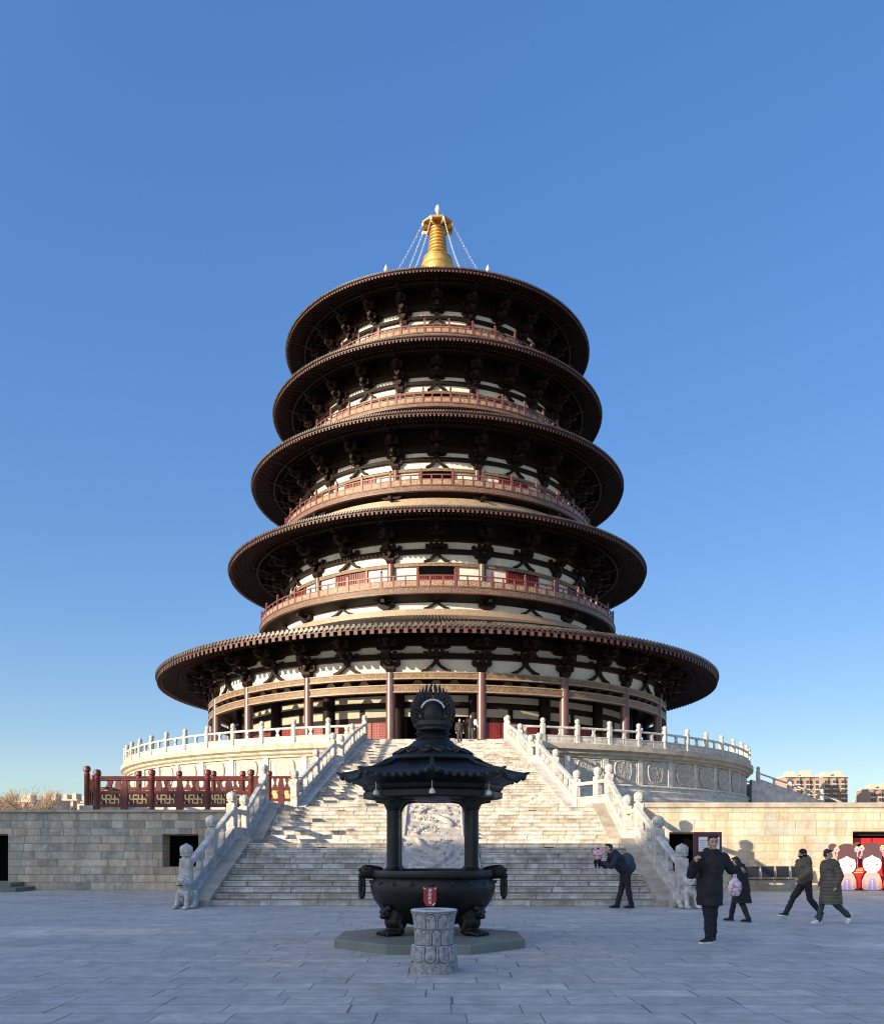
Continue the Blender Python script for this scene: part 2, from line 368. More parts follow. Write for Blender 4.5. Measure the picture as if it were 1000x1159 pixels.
# --- bracket sets: local x tangential, -y outward, z up from 0 (top of column beam)
def arm(mb, L, z, h, o0, o1):
    """lateral curved arm"""
    c = L*.28
    poly = [(-L, h), (-L, h*.55), (-L+c*.35, h*.22), (-L+c, 0), (L-c, 0), (L-c*.35, h*.22), (L, h*.55), (L, h)]
    mb.prism(poly, lambda u, v, w: Vector((u, -w, z+v)), o0, o1)
    for s_ in (-L+.16, L-.16, 0):
        mb.mi = 1; mb.box(s_-.14, s_+.14, -o1-.04, -o0+.04, z+h, z+h+.18); mb.mi = 0
def outarm(mb, ln, z, h, w=.10):
    poly = [(-.2, 0), (ln-.3, 0), (ln, h*.45), (ln+.02, h), (-.2, h)]
    mb.prism(poly, lambda u, v, q: Vector((q, -u, z+v)), -w, w)
    mb.mi = 1; mb.box(-.2, .2, -ln, -ln+.38, z+h, z+h+.2); mb.mi = 0
def bracket(kind, H, reach, s):
    """H total height to the soffit, reach outward, s width scale"""
    mb = MB()
    z = 0
    if kind == 'col':
        mb.hexa([(-.27,-.3,0),(.27,-.3,0),(.27,.3,0),(-.27,.3,0),(-.42*s,-.42,.22),(.42*s,-.42,.22),(.42*s,.42,.22),(-.42*s,.42,.22)])
        mb.box(-.42*s, .42*s, -.42, .42, .22, .42)
        arm(mb, .85*s, .42, .32, -.02, .26)
        outarm(mb, .62, .42, .3)
    else:
        for q in (-1, 1):
            pts = [(0,.86),(.16,.86),(.42,.52),(.82,.27),(1.25,.12),(1.25,-.02),(.72,.06),(.3,.34),(0,.62)]
            mb.prism([(q*u*s, v*1.0) for u, v in pts], lambda u, v, w: Vector((u, -w, v)), .02, .24)
        mb.box(-.2, .2, -.32, .1, .8, 1.05)
    n = 3; z0 = .96 if kind == 'col' else 1.05
    dz = (H-z0-.25)/n
    for k in range(n):
        z = z0+k*dz
        outarm(mb, .62+(k+1)*(reach-.62)/n, z, min(.27, dz*.5))
        if k == 0: arm(mb, 1.1*s, z, .28, -.02, .2)
        if k == 1: arm(mb, 1.25*s, z, .28, -.02, .2)
        o = .5+(k)*(reach-.62)/n
        arm(mb, (.8 if k else .7)*s, z+.02, .3, o, o+.24)
    # slanting lever arm with a pale tip
    T = Matrix.Translation((0,-reach*.5, z0+dz*1.6)) @ Matrix.Rotation(R_(-16), 4, 'X')
    mb.box(-.1, .1, -reach*.62, reach*.4, 0, .26, T)
    mb.box(-.16, .16, -reach, .2, H-.5, H-.25)
    return mb

def bracket_ring(n, zone, R, zc, H, reach, s, arc, off_col=0.5, extra=.0):
    protos = []
    for kind in ('col', 'mid'):
        mb = bracket(kind, H, reach, s); protos.append((kind, mb))
    first = {}
    for kind, mb in protos:
        for k in range(-n, n):
            a = 2*pi*(k+(off_col if kind == 'col' else off_col+.5))/n
            if abs(a) > arc: continue
            T = Ta(a, R, zc)
            if kind not in first:
                o = mb.obj('bracket_set', [M['bracket_wood'], M['bracket_block']], pag); o.matrix_local = T; first[kind] = o
            else: dupmesh(first[kind], pag, T=T)

def colmesh(R, h, flare=1.0):
    mb = MB(); mb.lathe([(R*1.35,0),(R*1.35,.12),(R*1.05,.3),(R,.35),(R,h*.6),(R*.94,h)], 20); return mb

# ---- storey 1
R1 = .248*D
zl0, zl1 = Z(.1436), Z(.1497)
cm = colmesh(.36, zl1-PZ-.02).obj('column', M['column'], pag, smooth=40)
first = True
for k in range(-10, 10):
    a = 2*pi*(k+.5)/20
    if abs(a) > ARC: continue
    T = Ta(a, R1, PZ)
    if first: cm.matrix_local = T; first = False
    else: dupmesh(cm, pag, T=T)
def beamring(name, r, z0, z1, t=.4, lip=True):
    mb = MB(); band(mb, r-t/2, r+t/2, z0, z1)
    if lip:
        mb.mi = 1; band(mb, r+t/2, r+t/2+.05, z0, z0+.1); band(mb, r+t/2, r+t/2+.05, z1-.09, z1)
    return mb.obj(name, [M['beam'], M['beam_edge']], pag, smooth=40)
beamring('lintel_beam', R1, zl0, zl1)
beamring('lintel_beam', R1, Z(.1323), Z(.1391))
stp = None
for k in range(-7, 7):       # camel-hump struts between the two beams
    for q in (-.2, 0, .2):
        if q and abs(k) > 4: continue
        mb = MB()
        a = 2*pi*(k+q)/20; T = Ta(a, R1, Z(.1391))
        mb.prism([(-.45,0),(.45,0),(.14,.4),(-.14,.4)], lambda u, v, w, T=T: T @ Vector((u, w, v*.95)), -.1, .1)
        mb.obj('strut', M['dark_wood'], pag)
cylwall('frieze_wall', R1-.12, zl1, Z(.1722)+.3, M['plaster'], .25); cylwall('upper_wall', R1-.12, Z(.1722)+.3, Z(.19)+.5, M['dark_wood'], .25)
def darkring(r, z0, z1, t=.5, mat='dark_wood', name='tie_beam'):
    mb = MB(); band(mb, r-t/2, r+t/2, z0, z1); return mb.obj(name, M[mat], pag, smooth=40)
darkring(R1, Z(.1609), Z(.1654)); darkring(R1+.1, Z(.1722), Z(.1722)+.55)
bracket_ring(20, 0, R1, zl1, 3.35, 2.9, .88, ARC)
for o, dz in ((.95,.0),(1.9,-.1),(2.8,-.35)):
    darkring(R1+o, 17.42+dz*1.0, 17.6+dz, .16, mat='bracket_wood', name='purlin')
eave(.302*D, 16.37, 17.16, R1-.2, 280, .33, 16.3, 20.25)
# gallery ceiling, inner wall with plaster panels, doors
Ri = .215*D
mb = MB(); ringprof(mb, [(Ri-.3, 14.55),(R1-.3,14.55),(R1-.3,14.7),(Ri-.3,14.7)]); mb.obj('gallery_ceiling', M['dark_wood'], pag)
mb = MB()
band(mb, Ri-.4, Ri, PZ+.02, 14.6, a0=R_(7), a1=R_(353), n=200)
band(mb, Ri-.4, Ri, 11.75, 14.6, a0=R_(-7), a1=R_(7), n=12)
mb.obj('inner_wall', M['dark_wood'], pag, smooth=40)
mb = MB(); mb.box(-3, 3, -Ri+.5, -Ri+9, .02, .05); mb.box(-3,3,-Ri+8.8,-Ri+9,0,6); mb.obj('hall_interior', M['void'], pag)
for k in range(-6, 7):
    for (z0, z1, g0, g1) in ((12.86,13.36,-7.6,7.6),(11.72,12.36,-7.6,-.7),(11.72,12.36,.7,7.6)):
        mb = MB(); band(mb, Ri, Ri+.05, z0, z1, a0=R_(18*k+g0), a1=R_(18*k+g1), n=6); mb.obj('wall_panel', M['panel'], pag)
    if k:
        for g0, g1 in ((-7.4,-2.6),(-2.4,2.4),(2.6,7.4)):
            mb = MB(); band(mb, Ri, Ri+.08, PZ+.1, 11.3, a0=R_(18*k+g0), a1=R_(18*k+g1), n=3)
            for i in range(7):
                for j in range(8):
                    a = R_(18*k+g0+(g1-g0)*(i+.5)/7); T = Ta(a, Ri+.08, PZ+1.2+j*.2)
                    mb.box(-.035,.035,-.04,.01,-.035,.035,T)
            mb.obj('door_leaf', M['red_door'], pag)
ic = colmesh(.42, 5.9).obj('inner_column', M['dark_wood'], pag, smooth=40); first = True
for k in range(-6, 6):
    T = Ta(2*pi*(k+.5)/20, Ri+.25, PZ)
    if first: ic.matrix_local = T; first = False
    else: dupmesh(ic, pag, T=T)

# ---- upper storeys
# (wall R, floor, lintel z0,z1, beam z0,z1, top beam z0, eave params, balcony params, base wall)
ST = [
 dict(R=.167*D, fl=22.3, l0=24.67, l1=24.96, b0=25.68, b1=26.05, t0=26.69, E=(.2288*D,27.1,27.67,340,14.0,30.0), Rb=.197*D, bb=21.72, rt=23.22, Rbase=15.6, zbase=20.0, s=.85),
 dict(R=.1515*D,fl=31.25,l0=33.02,l1=33.26,b0=33.88,b1=34.16,t0=34.62,E=(.2046*D,35.4,35.95,340,12.4,37.9), Rb=.1714*D, bb=30.72, rt=32.15,Rbase=13.85, zbase=29.6, s=.74),
 dict(R=.136*D, fl=38.80,l0=40.15,l1=40.40,b0=40.97,b1=41.24,t0=41.69,E=(.1814*D,42.5,43.02,320,11.2,44.7), Rb=.153*D, bb=38.4, rt=39.62,Rbase=12.3, zbase=37.4, s=.66),
 dict(R=.123*D, fl=45.40,l0=46.45,l1=46.68,b0=47.2,b1=47.45,t0=48.0,E=(.1676*D,48.82,49.25,310,1.5,56.6), Rb=.138*D, bb=45.08, rt=46.15,Rbase=11.1, zbase=44.3, s=.6)]
for si, S in enumerate(ST):
    R = S['R']; s = S['s']; Re, zb, zt, n, Rin, zin = S['E']; fl = S['fl']
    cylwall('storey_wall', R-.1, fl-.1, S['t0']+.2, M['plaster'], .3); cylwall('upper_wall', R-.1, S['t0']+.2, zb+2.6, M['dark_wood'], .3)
    mb = MB(); band(mb, R-.1, R+.12, S['l0'], S['l1']); mb.mi = 1; band(mb, R+.12, R+.16, S['l1']-.06, S['l1'])
    mb.obj('lintel_beam', [M['beam'], M['beam_edge']], pag, smooth=40)
    darkring(R, S['b0'], S['b1'], .4); darkring(R+.1, S['t0'], S['t0']+.4, .4)
    h = S['l1']-fl
    c2 = colmesh(.34*s/.9, h-.01).obj('column', M['column'], pag, smooth=40); first = True
    for k in range(-6, 6):
        a = 2*pi*(k+.5)/12
        if abs(a) > R_(110): continue
        T = Ta(a, R, fl)
        if first: c2.matrix_local = T; first = False
        else: dupmesh(c2, pag, T=T)
    slope = .33; zw = zb+slope*(Re-R)
    reach = min((Re-R)*.6, 3.0)
    bracket_ring(12, 0, R, S['l1'], zw-S['l1']-slope*reach*.3, reach, s, R_(125))
    for o in (.33, .66, .95):
        darkring(R+reach*o, zw-slope*reach*o-.42, zw-slope*reach*o-.27, .14, mat='bracket_wood', name='purlin')
    eave(Re, zb, zt, R-.2, n, slope, Rin, zin)
    # doors and louvre windows
    for k in range(-3, 4):
        a0 = 30*k
        hw = 6.6
        mb = MB(); mb.mi = 0
        band(mb, R-.1, R+.04, fl, S['l0'], a0=R_(a0-hw), a1=R_(a0-hw+.8), n=1)
        band(mb, R-.1, R+.04, fl, S['l0'], a0=R_(a0+hw-.8), a1=R_(a0+hw), n=1)
        band(mb, R-.1, R+.04, fl+.9*s, fl+1.0*s, a0=R_(a0-hw+.8), a1=R_(a0+hw-.8), n=4)
        w = mb.obj('window' if k else 'door', M['red_door'], pag)
        mb = MB(); band(mb, R-.1, R-.03, fl, S['l0'], a0=R_(a0-hw+.8), a1=R_(a0+hw-.8), n=4); mb.obj('opening', M['void'], w)
        mb = MB()
        for i in range(16):
            a = R_(a0-hw+1.2+(2*hw-2.4)*i/15); T = Ta(a, R, fl); mb.box(-.05,.05,-.02,.0+.03,0,(S['l0']-fl)*(.66 if k == 0 else .97),T)
        mb.obj('slats', M['red_door'], w)
    # balcony
    Rb = S['Rb']
    mb = MB(); band(mb, Rb-.25, Rb, S['bb'], fl)
    bal = mb.obj('balcony', M['fascia'], pag, smooth=40)
    mb = MB(); band(mb, Rb, Rb+.05, fl-.09, fl); band(mb, Rb, Rb+.05, S['bb'], S['bb']+.07); mb.obj('balcony_edge', M['rail_red'], bal, smooth=40)
    mb = MB(); ringprof(mb, [(R-.3, fl-.15),(Rb-.1,fl-.15),(Rb-.1,fl-.05),(R-.3,fl-.05)]); mb.obj('balcony_floor', M['dark_wood'], bal)
    mb = MB(); ringprof(mb, [(S['Rbase'], fl-.9),(Rb-.22,S['bb']+.02),(Rb-.22,S['bb']+.2),(S['Rbase'],fl-.5)]); mb.obj('balcony_underside', M['dark_wood'], bal, smooth=40)
    rh = S['rt']-fl; Rr = Rb-.15
    mb = MB()
    band(mb, Rr-.05, Rr+.05, S['rt']-.09, S['rt'], n=180); band(mb, Rr-.04, Rr+.04, fl+rh*.52, fl+rh*.52+.07, n=180)
    band(mb, Rr-.04, Rr+.04, fl, fl+.07, n=180)
    for k in range(108):
        a = R_(5+k*10/3); T = Ta(a, Rr, fl); big = k % 3 == 0
        w_, hh = (.085, rh+.28) if big else (.055, rh-.02)
        mb.box(-w_, w_, -w_, w_, 0, hh, T)
        if big: mb.lathe([(.05,hh),(.1,hh+.06),(.09,hh+.16),(.02,hh+.24)], 8, T=T)
    mb.obj('railing', M['rail_red'], bal)
    mb = MB(); band(mb, Rr-.025, Rr+.025, fl+.07, fl+rh*.52, n=180); mb.obj('lattice_panel', M['lattice'], bal)
    # base wall below the balcony with its short brackets
    Rw = S['Rbase']; cylwall('base_wall', Rw, S['zbase'], fl-.3, M['plaster'], .3)
    mb = MB(); band(mb, Rw, Rw+.75, S['zbase'], S['zbase']+.45); band(mb, Rw, Rw+.45, S['zbase']+.45, S['zbase']+.78)
    mb.obj('base_moulding', M['beam_edge'], pag, smooth=40)
    if si < 2:
        first = {}
        for kind in (0, 1):
            mb = MB()
            if kind == 0:
                mb.box(-.3,.3,-.45,.1,0,.18); arm(mb, .7, .18, .26, 0, .35); arm(mb, .85, .6, .22, .3, .6); mb.box(-.14,.14,-1.2,0,.42,.66)
            else:
                for q in (-1, 1):
                    mb.prism([(q*u*.85, v*.75) for u, v in [(0,.86),(.16,.86),(.42,.52),(.82,.27),(1.25,.12),(1.25,-.02),(.72,.06),(.3,.34),(0,.62)]], lambda u, v, w: Vector((u, -w, v)), .0, .2)
            mb2 = None
            for k in range(-6, 6):
                a = 2*pi*(k+(.5 if kind == 0 else 0))/12
                if abs(a) > R_(95): continue
                T = Ta(a, Rw, fl-1.45)
                if kind not in first:
                    o = mb.obj('balcony_bracket', [M['bracket_wood'], M['bracket_block']], pag); o.matrix_local = T; first[kind] = o
                else: dupmesh(first[kind], pag, T=T)
# finials on the top roof edge
for a in (-9.5, 9.5):
    mb = MB(); mb.lathe([(.12,0),(.12,.6),(.2,.7),(.15,.9),(.02,1.2)], 8, T=Ta(R_(a*2.2), 12.2, 50.3)); mb.obj('roof_finial', M['chain'], pag)
# spire
mb = MB(); zz = lambda h: Z(h)-PZ
mb.lathe([(1.9,56.3-PZ),(1.9,57-PZ),(1.35,57.4-PZ),(1.45,58.4-PZ),(1.6,58.6-PZ),(1.6,58.85-PZ),(1.5,58.9-PZ),(1.42,59.3-PZ),(1.47,59.33-PZ),(1.47,59.4-PZ),(1.2,59.5-PZ),(1.0,59.62-PZ),(.9,59.8-PZ)], 32)
spire = mb.obj('spire', M['gold'], pag, smooth=35)
mb = MB(); prof = []
for i in range(9):
    t = i/9; r = .93-.26*t; z = 59.85-PZ+3.1*t; prof += [(r*.76, z),(r*.80, z+.08),(r*1.02, z+.11),(r*1.05, z+.18),(r*1.0, z+.26),(r*.76, z+.30)]
mb.lathe(prof, 32); mb.obj('spire_rings', M['gold'], spire, smooth=60)
mb = MB()
zc = 62.75-PZ
mb.lathe([(.5,zc+.1),(1.52,zc-.06),(1.60,zc-.04),(1.60,zc+.14),(1.3,zc+.28),(.5,zc+.42),(.3,zc+.6)], 8, ph=pi/8)
for k in range(8):
    a = 2*pi*k/8+pi/8; T = Matrix.Rotation(a, 4, 'Z'); mb.box(.3, 1.5, -.06, .06, zc-.22, zc-.02, T); mb.box(1.1,1.4,-.09,.09,zc-.42,zc-.2,T)
mb.obj('spire_canopy', M['gold'], spire)
mb = MB(); mb.lathe([(.09,zc+.5),(.09,zc+1.35),(.22,zc+1.5),(.26,zc+1.72),(.2,zc+1.95),(.06,zc+2.15)], 16); mb.obj('finial', M['chain'], spire, smooth=50)
for k in range(8):
    a = 2*pi*k/8+pi/8; p0 = Vector((1.55*cos(a),1.55*sin(a),zc-.1)); p1 = Vector((6.4*cos(a),6.4*sin(a),53.9-PZ))
    b = MB(); b.ell((p0.x,p0.y,p0.z-.1),(.14,.14,.2)); b.obj('corner_bell', M['chain'], spire)
    mb = MB(); L = (p1-p0).length; m = 60; d = (p1-p0)/m
    for i in range(m):
        q = p0+d*i; r = q+d*1.15; sd_ = Vector((-sin(a),cos(a),0))*.07 if i % 2 else d.normalized().cross(Vector((-sin(a),cos(a),0)))*.07
        sag = Vector((0,0,-.5*sin(pi*i/m)))
        mb.tube([q+sag, q+sag+sd_+d*.3, r+sag+sd_-d*.3, r+sag, r+sag-sd_-d*.3, q+sag-sd_+d*.3, q+sag], .015, 4, cap=False)
    mb.obj('chain', M['chain'], pag)

# ------------------------------------------------------------------ drum (round stone platform)
RD = 29.15
drum = thing('round_platform', 'high round pale stone platform that carries the pagoda', 'platform', (TX, D, 3.0))
def PD(R, a, z): return (R*sin(a), -R*cos(a), z-3.0)
PZ_save = PZ; PZ = 3.0
def dring(name, prof, mat, parent=None, **k):
    mb = MB(); ringprof(mb, prof, **k); return mb.obj(name, M[mat], parent or drum, smooth=35)
dring('wall', [(28,2.9),(28.62,2.9),(28.62,8.0),(28,8.0)], 'drum_block')
dring('base_course', [(28.5,2.9),(29.3,2.9),(29.3,5.0),(29.15,5.15),(29.15,5.35),(28.5,5.35)], 'drum_block')
dring('base_moulding', [(28.5,5.36),(29.0,5.36),(29.05,5.5),(28.85,5.62),(28.85,5.75),(29.0,5.86),(28.9,5.98),(28.5,5.98)], 'marble')
dring('cornice', [(28.3,7.73),(28.8,7.73),(28.8,7.86),(29.0,7.92),(29.05,7.98),(29.05,8.1),(29.25,8.2),(29.32,8.22),(29.32,8.58),(28.3,8.58)], 'marble_dirty')
mb = MB(); ringprof(mb, [(.5,8.60),(29.2,8.60)], closedprof=False); mb.obj('platform_floor', M['drum_block'], drum)
# plinth of the pagoda
def carve(u, v, seed=0., f=3.0):
    p = Vector((u*f+seed, v*f, seed*1.7)); w = noise.noise_vector(p*.6)
    q = p + Vector((w.x, w.y, 0))*1.6
    a = abs(noise.noise(q*1.1)); b = abs(noise.noise(q*2.3+Vector((5,2,1))))
    return min(1, max(0, (1-a*4.2))*.7 + max(0, 1-b*5)*.45)
medm = []
for q in range(3):
    mb = MB(); n_ = 36
    for i in range(n_+1):
        for j in range(n_+1):
            u = -1+2*i/n_; v = -1+2*j/n_
            x = u*sqrt(1-v*v*.42)*.78; z = v*sqrt(1-u*u*.42)*.80
            x *= (1.0+.10*v)
            rr = max(abs(u), abs(v)); 
            h = .025+.06*carve(u, v, 3.3*q+1, 5.0) if rr < .84 else (.085 if rr < .95 else .0)
            mb.v.append((x, -h, z))
    for i in range(n_):
        for j in range(n_):
            b = i*(n_+1)+j; mb.f.append((b, b+n_+1, b+n_+2, b+1)); mb.m.append(0)
    medm.append(mb)
protos = [None]*3
for k in range(-19, 19):
    a = R_(6*k+3)
    if abs(a) < R_(11): continue
    T = Matrix.Translation(PD(28.66, a, 6.88)) @ Matrix.Rotation(a, 4, 'Z'); q = k % 3
    if protos[q] is None:
        protos[q] = medm[q].obj('medallion', M['relief'], drum, smooth=True); protos[q].matrix_local = T
    else: dupmesh(protos[q], drum, T=T)
pl = None
for k in range(-19, 20):
    a = R_(6*k)
    if abs(a) < R_(11): continue
    T = Matrix.Translation(PD(28.62, a, 5.98)) @ Matrix.Rotation(a, 4, 'Z')
    if pl is None:
        mb = MB(); mb.box(-.2,.2,-.14,.02,0,1.75); mb.box(-.32,-.26,-.06,.02,.12,1.63); mb.box(.26,.32,-.06,.02,.12,1.63)
        for zz_ in (.12,1.6): mb.box(-2.6,-.32,-.05,.02,zz_,zz_+.05) if False else None
        pl = mb.obj('pilaster', M['marble'], drum); pl.matrix_local = T
    else: dupmesh(pl, drum, T=T)
mb = MB()
for (z0, z1) in ((6.08,6.14),(7.57,7.63)): band(mb, 28.6, 28.68, z0, z1)
mb.obj('panel_frames', M['marble'], drum, smooth=35)
PZ = PZ_save

# ------------------------------------------------------------------ stone balustrades
def post_mesh(h, w=.15):
    mb = MB(); c = .035
    prof = [(w,0),(w,h)]
    sec = [(-w+c,-w),(w-c,-w),(w,-w+c),(w,w-c),(w-c,w),(-w+c,w),(-w,w-c),(-w,-w+c)]
    mb.rings([[(x,y,0) for x,y in sec],[(x,y,h) for x,y in sec]])
    for (a0,a1,b0,b1) in ((-w*.6,w*.6,.55,h-.12),):
        for s_ in (-1,1):
            mb.box(a0,a1,s_*(w+.012)-.006,s_*(w+.012)+.006,b0,b1); mb.box(s_*(w+.012)-.006,s_*(w+.012)+.006,a0,a1,b0,b1)
    return mb
def cap_mesh(w=.15):
    mb = MB(); n = 32; prof = [(.82,0),(.76,.05),(.80,.10),(1.0,.12),(1.0,.17),(.92,.19),(1.04,.23),(1.06,.42),(1.0,.50),(.70,.57),(.28,.62),(.05,.66)]
    rs = []
    for r, z in prof:
        k = 1 if z < .12 else 0
        rs.append([(w*r*(1+(0 if k else .07*abs(sin(4*2*pi*j/n)))-.0)*cos(2*pi*j/n), w*r*(1+(0 if k else .07*abs(sin(4*2*pi*j/n))))*sin(2*pi*j/n), z*.62) for j in range(n)])
    mb.rings(rs); return mb
PH = 1.27     # shaft height; with cap 1.65
_pm = {}
def post(root, loc, rz=0, h=PH):
    if h not in _pm:
        p = post_mesh(h).obj('post', M['marble'], root); c = cap_mesh().obj('post_cap', M['marble_cap'], p, (0,0,h), smooth=50); _pm[h] = (p, c)
    else:
        p = _pm[h][0].copy(); C.objects.link(p); p.parent = root
        c = _pm[h][1].copy(); C.objects.link(c); c.parent = p
    p.location = local(root, loc); p.rotation_euler = (0,0,rz); return p
def section(root, A, B, nsup=1, base=True, hr=.98, hp=.52, mat='marble'):
    """rail, panel and supports between two post feet A and B (world)"""
    A = Vector(A)-root.location; B = Vector(B)-root.location
    dh = Vector((B.x-A.x, B.y-A.y, 0)); L = dh.length; u = dh/L; nrm = Vector((-u.y, u.x, 0)); slope = (B.z-A.z)/L
    def F(s_, w, z): return A + u*s_ + nrm*w + Vector((0,0,slope*s_+z))
    def bx(mb, s0, s1, w0, w1, z0, z1):
        mb.hexa([F(s0,w0,z0),F(s1,w0,z0),F(s1,w1,z0),F(s0,w1,z0),F(s0,w0,z1),F(s1,w0,z1),F(s1,w1,z1),F(s0,w1,z1)])
    e = .14
    mb = MB()
    sec = [(-.085,.0),(.085,.0),(.105,.04),(.105,.09),(.07,.14),(-.07,.14),(-.105,.09),(-.105,.04)]
    mb.rings([[F(e,w,hr+z) for w,z in sec],[F(L-e,w,hr+z) for w,z in sec]]); mb.obj('handrail', M[mat], root)
    mb = MB(); bx(mb, e, L-e, -.05, .05, .0, hp-.06); bx(mb, e, L-e, -.09, .09, hp-.06, hp)
    bx(mb, e, L-e, -.11, .11, -.05, .1)
    for k in range(nsup+1):
        s0 = e+(L-2*e)*k/(nsup+1)+.09; s1 = e+(L-2*e)*(k+1)/(nsup+1)-.09
        for sg in (-1,1):
            w0, w1 = (sg*.05, sg*.068) if sg > 0 else (sg*.068, sg*.05)
            bx(mb, s0, s1, w0, w1, .13, .17); bx(mb, s0, s1, w0, w1, hp-.12, hp-.085); bx(mb, s0, s0+.04, w0, w1, .17, hp-.12); bx(mb, s1-.04, s1, w0, w1, .17, hp-.12)
            m_ = max(1, int((s1-s0)/.3))
            for i in range(m_):
                c0 = s0+.07+(s1-s0-.14)*i/m_; c1 = s0+.07+(s1-s0-.14)*(i+1)/m_-.04
                bx(mb, c0, c1, w0*.99, w1*.99, .2, hp-.15)
    mb.obj('panel', M[mat], root)
    for k in range(nsup):
        s_ = e+(L-2*e)*(k+1)/(nsup+1); mb = MB()
        pr = [(.10,hp),(.13,hp+.06),(.13,hp+.12),(.07,hp+.2),(.06,hp+.26),(.10,hp+.34),(.14,hr-.04),(.14,hr)]
        mb.rings([[F(s_-a,-.07,z),F(s_+a,-.07,z),F(s_+a,.07,z),F(s_-a,.07,z)] for a, z in pr]); mb.obj('baluster', M[mat], root)
def balustrade(name_label, pts, nsup=1, skip=(), sup=None, grp='white stone balustrades'):
    root = thing('stone_balustrade', name_label, 'balustrade', pts[0][:3], 0, grp)
    for i, p in enumerate(pts):
        q = pts[min(i+1, len(pts)-1)] if i < len(pts)-1 else pts[i-1]
        rz = atan2(q[1]-p[1], q[0]-p[0]); post(root, p[:3], rz)
    for i in range(len(pts)-1):
        if i in skip: continue
        A, B = pts[i], pts[i+1]; L = sqrt((A[0]-B[0])**2+(A[1]-B[1])**2)
        section(root, A[:3], B[:3], 0 if L < 1.7 else (1 if L < 3.2 else (2 if L < 4.8 else 3)))
    return root
ZT = 3.1
xl = -.21
low = [(6.585,23.5,.0),(6.585,26.05,.85),(6.585,28.6,1.72),(6.585,30.4,1.72),(6.585,33.7,ZT)]
balustrade('white balustrade climbing the right side of the lower stairs beside the small lion', [(xl+a,b,c) for a,b,c in low]+[(6.15,34.9,ZT),(5.54,36.3,ZT)])
balustrade('bluish shaded balustrade climbing the left side of the lower stairs by the dark window', [(xl-a,b,c) for a,b,c in low])
def up(sg):
    xc = lambda d: -.25-.13*(d-36.3)/21.7
    pts = []
    for a, d, z in ((5.79,36.3,ZT),(5.57,41.1,4.5),(5.36,46.0,5.9),(5.03,46.9,5.9),(4.98,52.4,7.28),(4.70,58.0,8.62)):
        pts.append((xc(d)+sg*a, d, z))
    return pts
balustrade('white balustrade on the left side of the upper stairs leading to the pagoda', up(-1))
balustrade('white balustrade on the right side of the upper stairs leading to the pagoda', up(1))
for sg, lab in ((-1,'curved white balustrade along the rim of the round platform, sunlit left half'),(1,'curved white balustrade along the rim of the round platform, shaded right half')):
    pts = [(TX+28.95*sin(sg*R_(9.3+5*k)), D-28.95*cos(R_(9.3+5*k)), 8.6) for k in range(0, 19)]
    balustrade(lab, pts, 1)

# ------------------------------------------------------------------ stairs
def stair_profile(segs):
    """segs list of (d0,z0,d1,z1,n) -> list of (y,z) profile, n=0 landing"""
    pr = []
    for d0, z0, d1, z1, n in segs:
        if n == 0: pr += [(d0,z0),(d1,z1)]; continue
        t = (d1-d0)/n; r = (z1-z0)/n
        for i in range(n): pr += [(d0+i*t, z0+i*r),(d0+i*t, z0+(i+1)*r)]
        pr.append((d1,z1))
    out = []
    for p in pr:
        if not out or (abs(out[-1][0]-p[0])+abs(out[-1][1]-p[1])) > 1e-6: out.append(p)
    return out
def stairs(name, label, segs, hw0, hw1, xc0, xc1, d0, d1, zbot):
    pr = stair_profile(segs); root = thing(name, label, 'stairs', (xc0, d0, segs[0][1]), 0, 'flights of pale stone stairs')
    oz = segs[0][1]
    mb = MB()
    def half(d): return hw0+(hw1-hw0)*(d-d0)/(d1-d0)
    def xc(d): return xc0+(xc1-xc0)*(d-d0)/(d1-d0)
    for i in range(len(pr)-1):
        (ya,za),(yb,zb_) = pr[i], pr[i+1]
        if abs(yb-ya) < 1e-6:      # riser with slightly overhanging nosing
            mb.quad((xc(ya)-half(ya)-xc0,ya-d0,za-oz),(xc(ya)+half(ya)-xc0,ya-d0,za-oz),(xc(ya)+half(ya)-xc0,ya-d0,zb_-oz-.035),(xc(ya)-half(ya)-xc0,ya-d0,zb_-oz-.035))
            h = half(ya); x = xc(ya)-xc0
            mb.quad((x-h,ya-d0,zb_-oz-.035),(x+h,ya-d0,zb_-oz-.035),(x+h,ya-d0-.025,zb_-oz-.03),(x-h,ya-d0-.025,zb_-oz-.03))
            mb.quad((x-h,ya-d0-.025,zb_-oz-.03),(x+h,ya-d0-.025,zb_-oz-.03),(x+h,ya-d0-.025,zb_-oz),(x-h,ya-d0-.025,zb_-oz))
            mb.quad((x-h,ya-d0-.025,zb_-oz),(x+h,ya-d0-.025,zb_-oz),(x+h,ya-d0,zb_-oz),(x-h,ya-d0,zb_-oz))
        else:
            mb.quad((xc(ya)-half(ya)-xc0,ya-d0,za-oz),(xc(ya)+half(ya)-xc0,ya-d0,za-oz),(xc(yb)+half(yb)-xc0,yb-d0,zb_-oz),(xc(yb)-half(yb)-xc0,yb-d0,zb_-oz))
    mb.obj('steps', M['step_block'], root)
    return root, half, xc
def slope_slab(root, nodes, xf0, xf1, up_, mat, name, zbot, xo=0):
    """solid slab whose top follows nodes [(d,z)], between x functions"""
    o = root.location; mb = MB()
    for i in range(len(nodes)-1):
        (a,za),(b,zb_) = nodes[i], nodes[i+1]
        Pq = [(xf0(a),a,zbot),(xf1(a),a,zbot),(xf1(b),b,zbot),(xf0(b),b,zbot),(xf0(a),a,za+up_),(xf1(a),a,za+up_),(xf1(b),b,zb_+up_),(xf0(b),b,zb_+up_)]
        mb.hexa([tuple(Vector(p)-o) for p in Pq])
    return mb.obj(name, M[mat], root)
